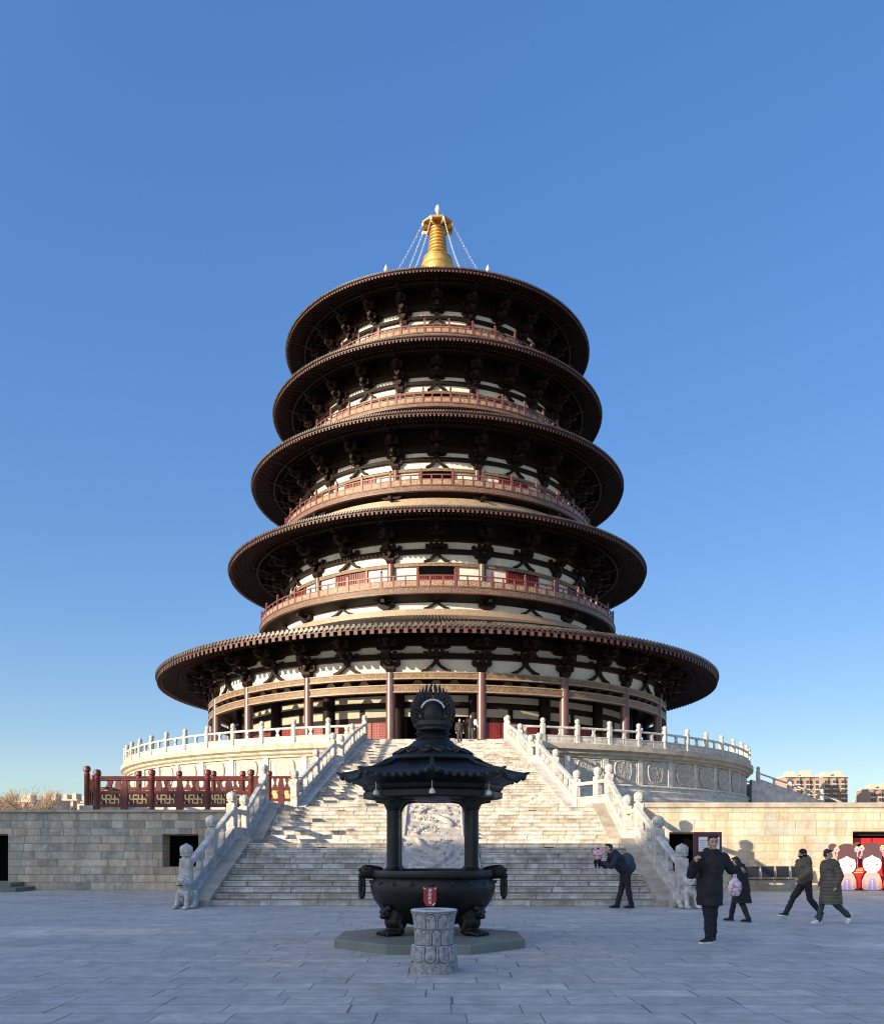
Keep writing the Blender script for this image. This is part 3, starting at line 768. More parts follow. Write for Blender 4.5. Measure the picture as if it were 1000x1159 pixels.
LOW = [(23.5,0,28.6,1.7,11),(28.6,1.7,30.4,1.7,0),(30.4,1.7,33.8,ZT,9),(33.8,ZT,36.3,ZT,0)]
st1, h1, x1 = stairs('stone_staircase', 'wide lower stone staircase rising from the plaza behind the incense burner', LOW, 6.0, 6.0, xl, xl, 23.5, 36.3, 0)
nod = [(23.35,.0),(28.6,1.7),(30.4,1.7),(33.8,ZT),(36.3,ZT)]
for sg in (-1,1):
    a, b = (xl+5.95, xl+6.9) if sg > 0 else (xl-6.9, xl-5.95)
    slope_slab(st1, nod, lambda d,a=a: a, lambda d,b=b: b, .165, 'marble_dirty', 'side_ramp', -.05)
    c0, c1 = (xl+6.42, xl+6.75) if sg > 0 else (xl-6.75, xl-6.42)
    slope_slab(st1, nod, lambda d,a=c0: a, lambda d,b=c1: b, .27, 'marble', 'curb', .0)
    # drum stones at the ramp foot
    mb = MB(); mb.lathe([(.02,-.1),(.22,-.1),(.25,-.06),(.25,.06),(.22,.1),(.02,.1)], 20, T=Matrix.Translation((sg*6.28,-.42+.0,.2)) @ Matrix.Rotation(pi/2,4,'Y')); mb.obj('foot_stone', M['marble'], st1)
_cl = {}
def dragon(u, v, hw, L, seed):
    key = (seed, round(L, 2))
    if key not in _cl:
        r_ = random.Random(int(seed*10)); path = []
        for i in range(90):
            t = i/89; path.append((hw*.62*sin(t*2*pi*1.5+seed)*(1-.25*t), L*(.10+.80*t)+.12*L*sin(t*2*pi*3+seed)*.5, .085*(1-.55*t)+.02))
        sp = []
        for i in range(36): sp.append((r_.uniform(-hw*.9,hw*.9), r_.uniform(.05*L,.95*L), r_.uniform(.11,.20), r_.choice((-1,1)), r_.uniform(0,6.28)))
        legs = []
        for i in (18, 34, 52, 70):
            x, y, _ = path[i]; a = r_.uniform(0,6.28)
            for da in (-.5,0,.5): legs.append((x+.12*cos(a), y+.12*sin(a), x+.3*cos(a+da), y+.3*sin(a+da)))
            legs.append((x, y, x+.14*cos(a), y+.14*sin(a)))
        _cl[key] = (path, sp, legs)
    path, sp, legs = _cl[key]; h = 0
    for i, (x, y, rr) in enumerate(path):
        d = sqrt((u-x)**2+(v-y)**2)
        if d < rr*1.15: h = max(h, .55+.6*sqrt(max(0, 1-(d/(rr*1.15))**2))+.08*sin(i*2.1+d*60))
    x, y, rr = path[0]; d = sqrt((u-x)**2+((v-y)*1.3)**2)
    if d < .2: h = max(h, 1.1-.9*(d/.2)**2+.18*sin(12*atan2(v-y, u-x)))
    for (x0, y0, x1, y1) in legs:
        dx, dy = x1-x0, y1-y0; t = max(0, min(1, ((u-x0)*dx+(v-y0)*dy)/(dx*dx+dy*dy))); d = sqrt((u-x0-t*dx)**2+(v-y0-t*dy)**2)
        w = .045*(1-.5*t)
        if d < w: h = max(h, .85*sqrt(1-(d/w)**2))
    for (x, y, rr, sg, ph) in sp:
        d = sqrt((u-x)**2+(v-y)**2)
        if d < rr: h = max(h, .42*(.5+.5*cos(d/rr*13+sg*atan2(v-y, u-x)+ph))+.12)
    return h
def carved(root, d0, z0, d1, z1, xc, hw, seed, up_=.06, n=None):
    L = sqrt((d1-d0)**2+(z1-z0)**2); nx = 120; ny = int(nx*L/(2*hw)*.8); mb = MB(); o = root.location
    t = Vector((0,(d1-d0)/L,(z1-z0)/L)); nr = Vector((0,-t.z,t.y))
    for j in range(ny+1):
        for i in range(nx+1):
            u = -hw+2*hw*i/nx; v = L*j/ny
            e = min(hw-abs(u), v, L-v)
            h = .0 if e < .02 else (.09 if e < .1 else (.02 if e < .16 else .01+.105*dragon(u, v, hw, L, seed)))
            p = Vector((xc+u, d0, z0)) + t*v + nr*(up_+h) - o
            mb.v.append(tuple(p))
    for j in range(ny):
        for i in range(nx):
            b = j*(nx+1)+i; mb.f.append((b,b+1,b+nx+2,b+nx+1)); mb.m.append(0)
    return mb.obj('carved_panel', M['relief'], root, smooth=True)
xm = -.29
for (d0,z0,d1,z1,s_) in ((23.5,.0,28.6,1.7,1.3),(30.4,1.7,33.8,ZT,4.4)):
    slope_slab(st1, [(d0-.1,z0),(d1,z1)], lambda d: xm-1.42, lambda d: xm+1.42, .16, 'relief', 'ramp_slab', z0-.02)
    carved(st1, d0+.1, z0+.03, d1-.1, z1-.0, xm, 1.08, s_, .15)
UP = [(36.3,ZT,46.0,5.9,18),(46.0,5.9,47.1,5.9,0),(47.1,5.9,57.9,8.62,18)]
st2, h2, x2 = stairs('stone_staircase', 'upper sunlit stone staircase narrowing up to the pagoda door', UP, 5.35, 4.25, -.25, -.38, 36.3, 57.9, 3)
nod = [(36.2,ZT),(46.0,5.9),(47.1,5.9),(58.2,8.6)]
for sg in (-1,1):
    f0 = lambda d, sg=sg: x2(d)+(h2(d)-.03 if sg > 0 else -h2(d)-.85)
    f1 = lambda d, sg=sg: x2(d)+(h2(d)+.85 if sg > 0 else -h2(d)+.03)
    slope_slab(st2, nod, f0, f1, .16, 'marble', 'side_ramp', ZT-.2)
for (d0,z0,d1,z1) in ((36.4,ZT,46,5.9),(47.1,5.9,57.8,8.6)):
    slope_slab(st2, [(d0-.1,z0),(d1,z1)], lambda d: -.32-1.15, lambda d: -.32+1.15, .14, 'relief', 'ramp_slab', z0-.02)
for px, py, root in ((386,915,st1),(602,914,st1),(364,958,st1),(621,957,st1)):
    d = 33.8-.378 if py < 930 else 28.6-.464
    z = (ZT if py < 930 else 1.7)-.155*1.5
    mb = MB(); x = (px-500)/1000*d; mb.box(x-.14-xl, x+.14-xl, d-23.5-.03, d-23.5+.01, z+.04, z+.12); mb.obj('drain_grille', M['eave_board'], root)

# side staircase of the drum, far right
ss = thing('side_staircase', 'shaded side staircase descending at the far right of the round platform', 'stairs', (28.5, D-1.0, 3.0))
pr = stair_profile([(0,5.6,-17,0,0)])
mb = MB()
for i in range(36):
    x = 1.0+i*.44; z = 4.7-i*.155; (mb.box(x, x+.44, -2.6, 2.6, -.05, z) if z > 0 else None)
mb.obj('steps', M['step_block'], ss)
for sg in (-1,1):
    mb = MB(); y0, y1 = (2.6,3.3) if sg > 0 else (-3.3,-2.6)
    mb.hexa([(.5,y0,-.1),(14.4,y0,-.1),(14.4,y1,-.1),(.5,y1,-.1),(.5,y0,4.95),(14.4,y0,.1),(14.4,y1,.1),(.5,y1,4.95)]); mb.obj('side_ramp', M['marble'], ss)
for sg, lab in ((-1,'shaded stone railing of the side staircase at far right, nearer one'),(1,'sunlit stone railing of the side staircase at far right, farther one')):
    pts = [(28.5+1.2+3.0*k, D-1.0+sg*2.95, 3.0+4.55-1.05*k) for k in range(5)]
    balustrade(lab, pts, 1)

# ------------------------------------------------------------------ ground, terrace, walls
mb = MB(); mb.quad((-1500,-300,0),(1500,-300,0),(1500,3000,0),(-1500,3000,0)); struct(mb.obj('ground', M['paving']))
mb = MB(); mb.quad((-70,33.0,2.98),(xl-6.6,33.0,2.98),(xl-6.6,140,2.98),(-70,140,2.98)); mb.quad((xl+6.6,33.0,2.98),(80,33.0,2.98),(80,140,2.98),(xl+6.6,140,2.98)); mb.quad((xl-6.6,36.0,2.97),(xl+6.6,36.0,2.97),(xl+6.6,140,2.97),(xl-6.6,140,2.97))
struct(mb.obj('terrace', M['wall_block']))
def wall_holes(name, label, x0, x1, z0, z1, yf, depth, holes, mat, coping=None):
    root = thing(name, label, 'wall', ((x0+x1)/2, yf, 0)); ox = (x0+x1)/2
    xs = sorted({x0, x1} | {h[0] for h in holes} | {h[1] for h in holes}); zs = sorted({z0, z1} | {h[2] for h in holes} | {h[3] for h in holes})
    mb = MB()
    for i in range(len(xs)-1):
        for j in range(len(zs)-1):
            cx, cz = (xs[i]+xs[i+1])/2, (zs[j]+zs[j+1])/2
            if any(h[0] < cx < h[1] and h[2] < cz < h[3] for h in holes): continue
            a, b, c, d = xs[i]-ox, xs[i+1]-ox, zs[j], zs[j+1]
            mb.quad((a,0,c),(b,0,c),(b,0,d),(a,0,d))
    mb.quad((x0-ox,0,z1),(x1-ox,0,z1),(x1-ox,depth,z1),(x0-ox,depth,z1))
    mb.quad((x0-ox,0,z0),(x0-ox,depth,z0),(x0-ox,depth,z1),(x0-ox,0,z1)); mb.quad((x1-ox,0,z0),(x1-ox,depth,z0),(x1-ox,depth,z1),(x1-ox,0,z1))
    for h in holes:
        a, b, c, d = h[0]-ox, h[1]-ox, h[2], h[3]; s_ = .1
        mb.quad((a,0,c),(a+.0,0,d),(a+s_,.55,d),(a+s_,.55,c)); mb.quad((b,0,c),(b,0,d),(b-s_*0,.55,d),(b-s_*0,.55,c))
        mb.quad((a,0,d),(b,0,d),(b,.55,d-.06),(a,.55,d-.06)); mb.quad((a,0,c),(b,0,c),(b,.55,c),(a,.55,c))
    w = mb.obj('wall_face', M[mat], root)
    for h in holes:
        a, b, c, d = h[0]-ox, h[1]-ox, h[2], h[3]
        mb = MB(); mb.box(a, b, .56, 2.5, c, d); mb.obj('opening', M['void'], root)
    if coping:
        mb = MB(); mb.box(x0-ox, x1-ox, -.08, depth, z1, z1+coping); mb.obj('coping', M['marble_dirty'], root)
    return root
YW = 32.5
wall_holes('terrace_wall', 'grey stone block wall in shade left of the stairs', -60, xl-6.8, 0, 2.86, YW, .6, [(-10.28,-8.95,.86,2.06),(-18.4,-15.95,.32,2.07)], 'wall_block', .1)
rw = wall_holes('terrace_wall', 'golden sunlit stone block wall right of the stairs', xl+6.8, 60, 0, 3.04, YW, .6, [(8.35,9.95,.0,2.13),(15.1,17.6,.0,2.16)], 'wall_block_sunlit', .18)
mb = MB(); mb.box(-18.6+10.28+0,-0,0,0,0,0) if False else None
# kerb strip and low raised wall behind the red fence
mb = MB(); mb.box(-15.2,-6.95,36.8,37.6,2.98,3.4); tag(mb.obj('stone_kerb', M['marble'], bevel=.03), 'low pale stone kerb under the rear red fence left of the stairs', 'kerb')
mb = MB(); mb.box(-13.35,-12.85,32.55,33.2,2.96,3.12); tag(mb.obj('stone_block', M['wall_block']), 'small grey stone block at the foot of the red fence corner', 'stone block')
# steps at far left
fs = thing('entrance_steps', 'two low grey steps before the opening at the far left of the wall', 'steps', (-17.3, 31.6, 0))
mb = MB(); mb.box(-3, 2.35, -.6, .9, 0, .15); mb.box(-3, 1.95, -.15, .9, .15, .31); mb.obj('treads', M['plinth'], fs, bevel=.01)

# ------------------------------------------------------------------ red wooden fences
def fence_post(h=1.5, r=.1):
    mb = MB(); mb.box(-.13,.13,-.13,.13,0,.02)
    mb.lathe([(r,0.02),(r,h-.36),(r*1.12,h-.34),(r*1.12,h-.3),(r*.85,h-.27),(r*.8,h-.24),(r*1.25,h-.2),(r*1.35,h-.1),(r*1.1,h-.03),(r*.3,h)], 16)
    return mb
FRET = ["100010111", "100010100", "111110111", "001000101", "111000101"]
def fret_bars(mb, x0, x1, z0, z1, y0, y1):
    """interlocked key-fret: two hooked crosses joined, as flat gold bars"""
    W = x1-x0; H = z1-z0; t = H*.13
    def hb(xa, xb, z): mb.box(x0+W*xa, x0+W*xb, y0, y1, z0+H*z-t/2, z0+H*z+t/2)
    def vb(x, za, zb_): mb.box(x0+W*x-t/2, x0+W*x+t/2, y0-.003, y1-.003, z0+H*za, z0+H*zb_)
    for c in (.27, .73):
        hb(c-.2, c+.2, .5); vb(c, .02, .98); vb(c-.2, .5, .98); vb(c+.2, .02, .5); hb(c, c+.2, .98-.05); hb(c-.2, c, .07)
    hb(.0, .27, .07); hb(.73, 1.0, .93)
def wood_fence(label, pts, nmid, h=1.5, gold=True):
    root = thing('wooden_fence', label, 'fence', pts[0], 0, 'red wooden fences left of the stairs')
    o = root.location; pr = None; mids = None
    for i, p in enumerate(pts):
        if pr is None: pr = fence_post(h).obj('post', M['fence_red'], root, (0,0,0), smooth=40)
        else: dupmesh(pr, root, tuple(Vector(p)-o))
    for i in range(len(pts)-1):
        A = Vector(pts[i])-o; B = Vector(pts[i+1])-o; L = (B-A).length; a = atan2(B.y-A.y, B.x-A.x)
        T = Matrix.Translation(A) @ Matrix.Rotation(a, 4, 'Z')
        mb = MB(); mb.tube([T @ Vector((.05,0,1.12)), T @ Vector((L-.05,0,1.12))], .055, 10)
        mb.obj('top_rail', M['fence_red'], root, smooth=40)
        mb = MB(); mb.box(.05, L-.05, -.05, .05, .60, .70, T); mb.box(.05, L-.05, -.03, .03, .16, .60, T); mb.box(.05, L-.05, -.06, .06, .1, .2, T)
        m = nmid
        for k in range(1, m):
            x = L*k/m; mb.box(x-.13, x+.13, -.07, .07, 0, .72, T)
            mb.prism([(-.13,.72),(.13,.72),(.07,1.08),(-.07,1.08)], lambda u, v, w, T=T, x=x: T @ Vector((x+u, w, v)), -.06, .06)
        pan = mb.obj('panel', M['fence_red'], root)
        for k in range(m):
            xa = L*k/m+.12; xb = L*(k+1)/m-.12; xc = (xa+xb)/2
            mb = MB()
            mb.prism([(-.10,.70),(.10,.70),(.035,.84),(.03,.9),(.07,1.0),(.07,1.07),(-.07,1.07),(-.07,1.0),(-.03,.9),(-.035,.84)], lambda u, v, w, T=T, xc=xc: T @ Vector((xc+u, w, v)), -.05, .05)
            mb.obj('vase_strut', M['fence_red'], root)
            if gold:
                mb = MB(); mb2 = MB()
                fret_bars(mb, xc-min(.35,(xb-xa)*.46), xc+min(.35,(xb-xa)*.46), .225, .565, -.045, -.031); mb.v = [tuple(T @ Vector(v)) for v in mb.v]
                mb.obj('key_fret', M['gold_paint'], pan)
    return root
xs_ = [(110-500)*.03265, (172-500)*.03265, (235-500)*.03265]
wood_fence('dark red wooden fence with gold key-fret panels on the front edge of the left wall', [(x, 32.65, 2.96) for x in xs_]+[(-7.05,32.65,2.96)], 2)
wood_fence('dark red wooden fence standing on the pale kerb behind the front one', [(x*.037-18.5, 37.1, 3.4) for x in (110,156,202,241,274,304,331)], 2, 1.4)
wood_fence('short dark red wooden fence return at the left corner running back from the wall edge', [(-13.15,32.75,3.1),(-14.6,37.0,3.1)], 3, 1.5)

# ------------------------------------------------------------------ remeshed organic helper
def fused(mb, name, mat, parent, voxel=.02, smooth_it=2, post_fn=None, mats=None, tests=None):
    me = bpy.data.meshes.new('tmp'); me.from_pydata(mb.v, [], mb.f)
    bm = bmesh.new(); bm.from_mesh(me); bmesh.ops.recalc_face_normals(bm, faces=bm.faces); bm.to_mesh(me); bm.free()
    o = bpy.data.objects.new('tmp', me); C.objects.link(o)
    r = o.modifiers.new('r', 'REMESH'); r.mode = 'VOXEL'; r.voxel_size = voxel; r.adaptivity = 0
    if smooth_it:
        s_ = o.modifiers.new('s', 'SMOOTH'); s_.iterations = smooth_it; s_.factor = .5
    dg = bpy.context.evaluated_depsgraph_get(); dg.update()
    m2 = bpy.data.meshes.new_from_object(o.evaluated_get(dg)); bpy.data.objects.remove(o); bpy.data.meshes.remove(me)
    m2.name = name; m2.materials.clear()
    for m in (mats or [mat]): m2.materials.append(m)
    if post_fn:
        cn = [(v.co.copy(), v.normal.copy()) for v in m2.vertices]; flat = []
        for a_, b_ in cn: flat.extend(post_fn(a_, b_))
        m2.vertices.foreach_set('co', flat); m2.update()
    idx = [0]*len(m2.polygons)
    if tests:
        for i, p in enumerate(m2.polygons):
            for (T, rr, k) in tests:
                q = T @ p.center
                if (q.x/rr[0])**2+(q.y/rr[1])**2+(q.z/rr[2])**2 < 1: idx[i] = k
    m2.polygons.foreach_set('material_index', idx); m2.polygons.foreach_set('use_smooth', [True]*len(m2.polygons))
    ob = bpy.data.objects.new(name, m2); C.objects.link(ob)
    if parent: ob.parent = parent
    return ob

# ------------------------------------------------------------------ stone lions
def lion(loc, rz, label, mirror=1):
    root = thing('stone_lion', label, 'statue', loc, rz, 'pair of small stone lions at the foot of the stairs'); root.scale = (.9, .9, .9)
    mb = MB(); m = mirror
    mb.limb((0,.22,.30),(0,-.02,.56),.19,.16); mb.ell((0,-.05,.5),(.17,.15,.2)); mb.ell((0,.28,.2),(.22,.2,.2))
    for q in (-1,1):
        mb.limb((q*.12,-.1,.45),(q*.15,-.2,.1),.08,.06); mb.ell((q*.16,-.26,.06),(.085,.13,.06))
        for t_ in (-.045,0,.045): mb.limb((q*.16+t_,-.34,.05),(q*.16+t_,-.38,.035),.026,.022)
        mb.limb((q*.19,.25,.22),(q*.23,.05,.08),.12,.07); mb.ell((q*.24,-.02,.06),(.08,.13,.06))
        mb.ell((q*.115,-.07,.86),(.04,.03,.05))
    hc = Vector((0,-.12,.75))
    mb.ell(hc,(.15,.15,.15)); mb.ell(hc+Vector((0,-.13,-.045)),(.105,.09,.075)); mb.ell(hc+Vector((0,-.13,-.11)),(.085,.075,.03))
    mb.ell(hc+Vector((0,-.21,.0)),(.045,.035,.03)); mb.ell(hc+Vector((-.065,-.13,.05)),(.035,.035,.03)); mb.ell(hc+Vector((.065,-.13,.05)),(.035,.035,.03))
    for i in range(30):
        a = 2*pi*i/15; rr = .155 if i < 15 else .175; zz_ = .0 if i < 15 else 0
        mb.ell(hc+Vector((rr*cos(a), .06+(.06 if i >= 15 else 0), rr*sin(a))),(.042,.045,.042), n=8, m=6)
    for i in range(10): mb.ell((.08*cos(i*2.1),-.16-.0*i,.60-.02*i+.02*sin(i)),(.04,.04,.035), n=8, m=6)
    mb.limb((0,.4,.2),(0,.42,.45),.06,.09)
    fused(mb, 'body', M['marble_cap'], root, .011, 0)
    mb = MB(); mb.box(-.07,.07,-.35,-.2,.655,.682); mb.obj('mouth', M['black'], root)
    for q in (-1,1):
        mb = MB(); mb.ell((q*.062,-.275,.79),(.018,.014,.016)); mb.obj('eye', M['black'], root)
    mb = MB(); mb.box(-.12,.12,.25,.52,-.0,.3); mb.obj('support_stone', M['marble'], root, bevel=.01)
    return root
lion((-6.62+.05,22.55,0), R_(-8), 'small white stone lion at the left foot of the stairs')
lion((6.33,22.65,0), R_(8), 'small white stone lion at the right foot of the stairs behind the tall standing person')

# ------------------------------------------------------------------ incense burner
YB = 14.65; XB = -.15
mb = MB(); s8 = 1.22
R8 = 1.475/cos(pi/8)
mb.lathe([(R8,0),(R8,.125),(R8-.02,.145)], 8, ph=pi/8)
pf = mb.obj('octagonal_plinth', M['plinth']); pf.location = (-.19, 14.27, 0)
tag(pf, 'low octagonal grey-green stone plinth under the incense burner', 'plinth')
zb0 = .146
ib = thing('incense_burner', 'large black iron incense burner with pavilion roof on octagonal plinth', 'incense burner', (XB, YB, zb0))
def zi(z): return z-zb0
mb = MB()
prof = [(.02,.27),(.35,.28),(.55,.34),(.74,.44),(.88,.57),(.97,.70),(1.02,.82),(1.035,.92),(1.02,1.0),(.97,1.05),(.96,1.07),(1.0,1.085),(1.01,1.11),(1.01,1.15),(1.0,1.19),(.93,1.19),(.92,1.1),(.02,1.0)]
mb.lathe([(r, zi(z)) for r, z in prof], 72)
bowl = mb.obj('bowl', M['iron'], ib, smooth=40)
mb = MB()   # scalloped swag relief around the bowl shoulder
for k in range(20):
    a0 = 2*pi*k/20; pts = []
    for i in range(9):
        t = i/8; a = a0+2*pi/20*t; zq = .985-.07*sin(pi*t); rq = 1.02-.015*sin(pi*t)
        pts.append((rq*cos(a), rq*sin(a), zi(zq)))
    mb.tube(pts, .02, 6)
    a = a0; mb.ell((1.03*cos(a),1.03*sin(a),zi(.99)),(.03,.03,.03), n=8, m=6)
mb.obj('swag_relief', M['iron'], bowl, smooth=True)
for k, a in enumerate((R_(-90-53), R_(-90+53), R_(90))):
    mb = MB(); rad = Vector((cos(a), sin(a), 0))
    base = rad*.74
    mb.limb(rad*.66+Vector((0,0,zi(.64))), base+Vector((0,0,zi(.38))), .26, .19); mb.limb(base+Vector((0,0,zi(.38))), rad*.74+Vector((0,0,.10)), .17, .13)
    mb.ell(rad*.80+Vector((0,0,.055)), (.2,.2,.06)); tg = Vector((-rad.y,rad.x,0))
    for q in (-.12,-.04,.04,.12): mb.limb(rad*.90+tg*q+Vector((0,0,.05)), rad*1.0+tg*q*1.2+Vector((0,0,.03)), .042, .028)
    mb.ell(rad*.92+Vector((0,0,zi(.52))), (.1,.1,.11)); mb.ell(rad*.99+Vector((0,0,zi(.46))), (.055,.055,.045))
    for q in (-1,1):
        mb.ell(rad*.93+tg*q*.09+Vector((0,0,zi(.59))), (.05,.05,.05)); mb.ell(rad*1.0+tg*q*.05+Vector((0,0,zi(.53))), (.025,.025,.025)); mb.limb(rad*.78+tg*q*.14+Vector((0,0,zi(.44))), rad*.74+tg*q*.17+Vector((0,0,.12)), .035,.045)
    fused(mb, 'leg', M['iron'], ib, .013, 1)
for sg in (-1,1):
    mb = MB()
    mb.limb((sg*.9,-.05,zi(1.14)),(sg*1.07,-.05,zi(1.16)),.11,.12); mb.ell((sg*1.1,-.05,zi(1.16)),(.11,.12,.12)); mb.ell((sg*1.19,-.05,zi(1.09)),(.05,.07,.06))
    for q in (-1,1): mb.ell((sg*1.1,-.05+q*.09,zi(1.23)),(.04,.03,.05)); mb.ell((sg*1.2,-.05+q*.06,zi(1.19)),(.03,.03,.03))
    for i in range(14):
        t = i*2.4; mb.ell((sg*(1.02+.05*sin(t)), -.05+.1*cos(t), zi(1.2+.05*sin(t*1.3))),(.035,.035,.035), n=8, m=6)
    hd = fused(mb, 'handle', M['iron'], ib, .012, 1)
    mb = MB(); pts = [Vector((sg*1.19+sg*.0, -.05+.05*cos(t), zi(.95)+.16*sin(t))) for t in [2*pi*k/20 for k in range(21)]]
    pts = [Vector((sg*1.17+.03*cos(t), -.06, zi(.92)+.19*sin(t))) for t in [2*pi*k/20 for k in range(21)]]
    mb.tube(pts, .034, 8); mb.obj('ring', M['iron'], hd, smooth=True)
pil = None
for sx in (-.635,.635):
    for sy in (-.4,.4):
        if pil is None:
            mb = MB(); mb.lathe([(.16,1.05),(.16,1.13),(.145,1.15),(.16,1.2),(.125,1.23),(.106,1.26),(.106,2.16),(.125,2.18),(.125,2.2),(.15,2.24),(.15,2.4)], 24, c=(0,0,-zb0)); pil = mb.obj('pillar', M['iron'], ib, smooth=40); pil.location = (sx,sy,0)
        else: dupmesh(pil, ib, (sx,sy,0))
        mb = MB()
        for q in (-1,1):
            mb.prism([(0,0),(q*.2,.2),(q*.34,.22),(q*.34,.32),(0,.32)], lambda u, v, w, sx=sx, sy=sy: Vector((sx+u, sy+w, zi(2.1)+v)), -.05, .05)
            mb.prism([(0,0),(q*.2,.2),(q*.3,.22),(q*.3,.32),(0,.32)], lambda u, v, w, sx=sx, sy=sy: Vector((sx+w, sy+u, zi(2.1)+v)), -.05, .05)
        mb.obj('bracket', M['iron'], ib)
def octrings(spec, n=128, corner=0):
    rs = []
    for r, z, pull, lift in spec:
        ring = []
        for k in range(n):
            a = 2*pi*k/n; c = ((a/(pi/4)+.5) % 1)-.5; d = abs(c)*2          # 0 at a corner, 1 mid-edge
            g = (1-d)**3
            octr = r*cos(pi/8)/cos((1-d)*pi/8) if True else r
            rr = octr*(1+pull*g)
            ring.append((rr*cos(a), rr*sin(a), zi(z)+lift*g))
        rs.append(ring)
    return rs
mb = MB()
spec = [(1.0,2.34,0,0),(1.12,2.355,0,0),(1.15,2.37,0,0),(1.155,2.46,0,0),(1.12,2.48,0,0),(1.16,2.52,0,0),(1.17,2.56,0,0),(1.34,2.63,.04,.03),(1.46,2.66,.06,.06),(1.475,2.70,.06,.07),(1.42,2.735,.05,.06),(1.2,2.79,.03,.03),(.95,2.87,.02,.01),(.80,2.96,.01,0),(.72,2.98,0,0)]
mb.rings(octrings(spec)); roof = mb.obj('roof', M['iron'], ib, smooth=30)
mb = MB()
for k in range(8):   # hip ridges with upturned ends and wavy eave fringe
    a = pi/4*k; d = Vector((cos(a),sin(a),0))
    mb.tube([d*.78+Vector((0,0,zi(2.99))), d*1.0+Vector((0,0,zi(2.89))), d*1.3+Vector((0,0,zi(2.80))), d*1.5+Vector((0,0,zi(2.76))), d*1.6+Vector((0,0,zi(2.80)))], [.025,.03,.035,.04,.015], 8)
for k in range(64):
    a = 2*pi*(k+.5)/64; c = ((a/(pi/4)+.5) % 1)-.5; dd = abs(c)*2; rr = 1.47*cos(pi/8)/cos((1-dd)*pi/8)*(1+.06*(1-dd)**3)
    mb.ell((rr*cos(a), rr*sin(a), zi(2.665)+.07*(1-dd)**3),(.042,.042,.045), n=8, m=6)
mb.obj('ridge', M['iron'], roof, smooth=True)
mb = MB()
def upz(r): return 3.04+(.74-r)*.36
spec = [(.80,2.95),(.83,2.985),(.80,3.01),(.66,3.07),(.55,3.135),(.43,3.22),(.35,3.28),(.33,3.31),(.28,3.33),(.29,3.36),(.25,3.39),(.22,3.43)]
mb.lathe([(r, zi(z)) for r, z in spec], 64)
for k in range(8):
    a = pi/4*(k+.5)
    for q in (-1,1):
        pts = []
        for i in range(15):
            t = i/14*3.2*pi; rr = .105*(1-i/17); pts.append(Vector((0,0,0)) + Vector((cos(a),sin(a),0))*(.56+rr*cos(t)*.9) + Vector((-sin(a),cos(a),0))*q*(.11+rr*sin(t)) + Vector((0,0,zi(3.14)-rr*cos(t)*.55)))
        mb.tube(pts, .024, 6)
mb.obj('roof_crown', M['iron'], roof, smooth=50)
# flaming jewel finial
mb = MB(); mb.lathe([(r, zi(z)) for r, z in [(.24,3.42),(.2,3.46),(.26,3.5),(.24,3.54),(.14,3.56)]], 32); 
fl_ = Vector((0,0,zi(3.78)))
mb.ell(fl_-Vector((0,0,.02)), (.17,.12,.24), n=20, m=14)
fin = mb.obj('finial', M['iron'], ib, smooth=60)
mb = MB()
for i in range(10):      # pierced backing plate of curls
    pass
def tear(a, r): return r*(1+.16*max(0, sin(a))**5)
for ring_, (rr, cnt, ln, wd) in enumerate(((.17,16,.10,.034),(.235,21,.12,.036),(.29,26,.12,.034),(.335,31,.10,.029))):
    for k in range(cnt):
        a = R_(-68)+R_(316)*(k+.5*(ring_ % 2)*.8)/(cnt-1)
        r1 = tear(a, rr)
        base = fl_+Vector((cos(a)*r1, .012*(ring_ % 2)*1.0, sin(a)*r1)); dirv = Vector((cos(a)*.45,0,sin(a)*.35+.85)).normalized(); sd_ = Vector((-dirv.z,0,dirv.x))*(1 if cos(a) > 0 else -1)
        w = wd; L = ln*(1+.28*max(0, sin(a))**4)
        mb.tube([base-dirv*L*.35, base-sd_*w*.5, base+dirv*L*.45-sd_*w*.1, base+dirv*L*.75+sd_*w*.5, base+dirv*L*1.05+sd_*w*.3], [w*.7, w, w*.8, w*.45, .003], 5)
for k in range(22):
    a = R_(-120+300*k/21) ; r1 = .12+.05*(k%3)
    mb.tube([fl_+Vector((cos(a)*.1,0.02,sin(a)*.1)), fl_+Vector((cos(a)*.29,0.02,sin(a)*.29))], .012, 4)
mb.lathe([(.27,-.36),(.31,-.34),(.26,-.31),(.28,-.26),(.33,-.2),(.26,-.12)], 10, T=Matrix.Translation(fl_) @ Matrix.Diagonal((1,.6,1,1)))
mb.obj('flames', M['iron'], fin, smooth=40)
mb = MB(); pts = [fl_+Vector((.19*cos(t), -.1, .10+.17*sin(t)-.06)) for t in [R_(12+156*k/16) for k in range(17)]]
mb.tube(pts, .018, 8); mb.obj('halo_arc', M['chain'], fin, smooth=True)
for k in (5,6,7):
    a = R_(-90-45+45*(k-5)); x, y = 1.24*cos(a), 1.24*sin(a)
    mb = MB(); mb.lathe([(.045,0),(.05,.02),(.04,.05),(.032,.07),(.01,.09)], 12, c=(x,y,zi(2.38))); mb.tube([(x,y,zi(2.46)),(x,y,zi(2.58))], .006, 5)
    mb.obj('bell', M['chain'], ib, smooth=50)
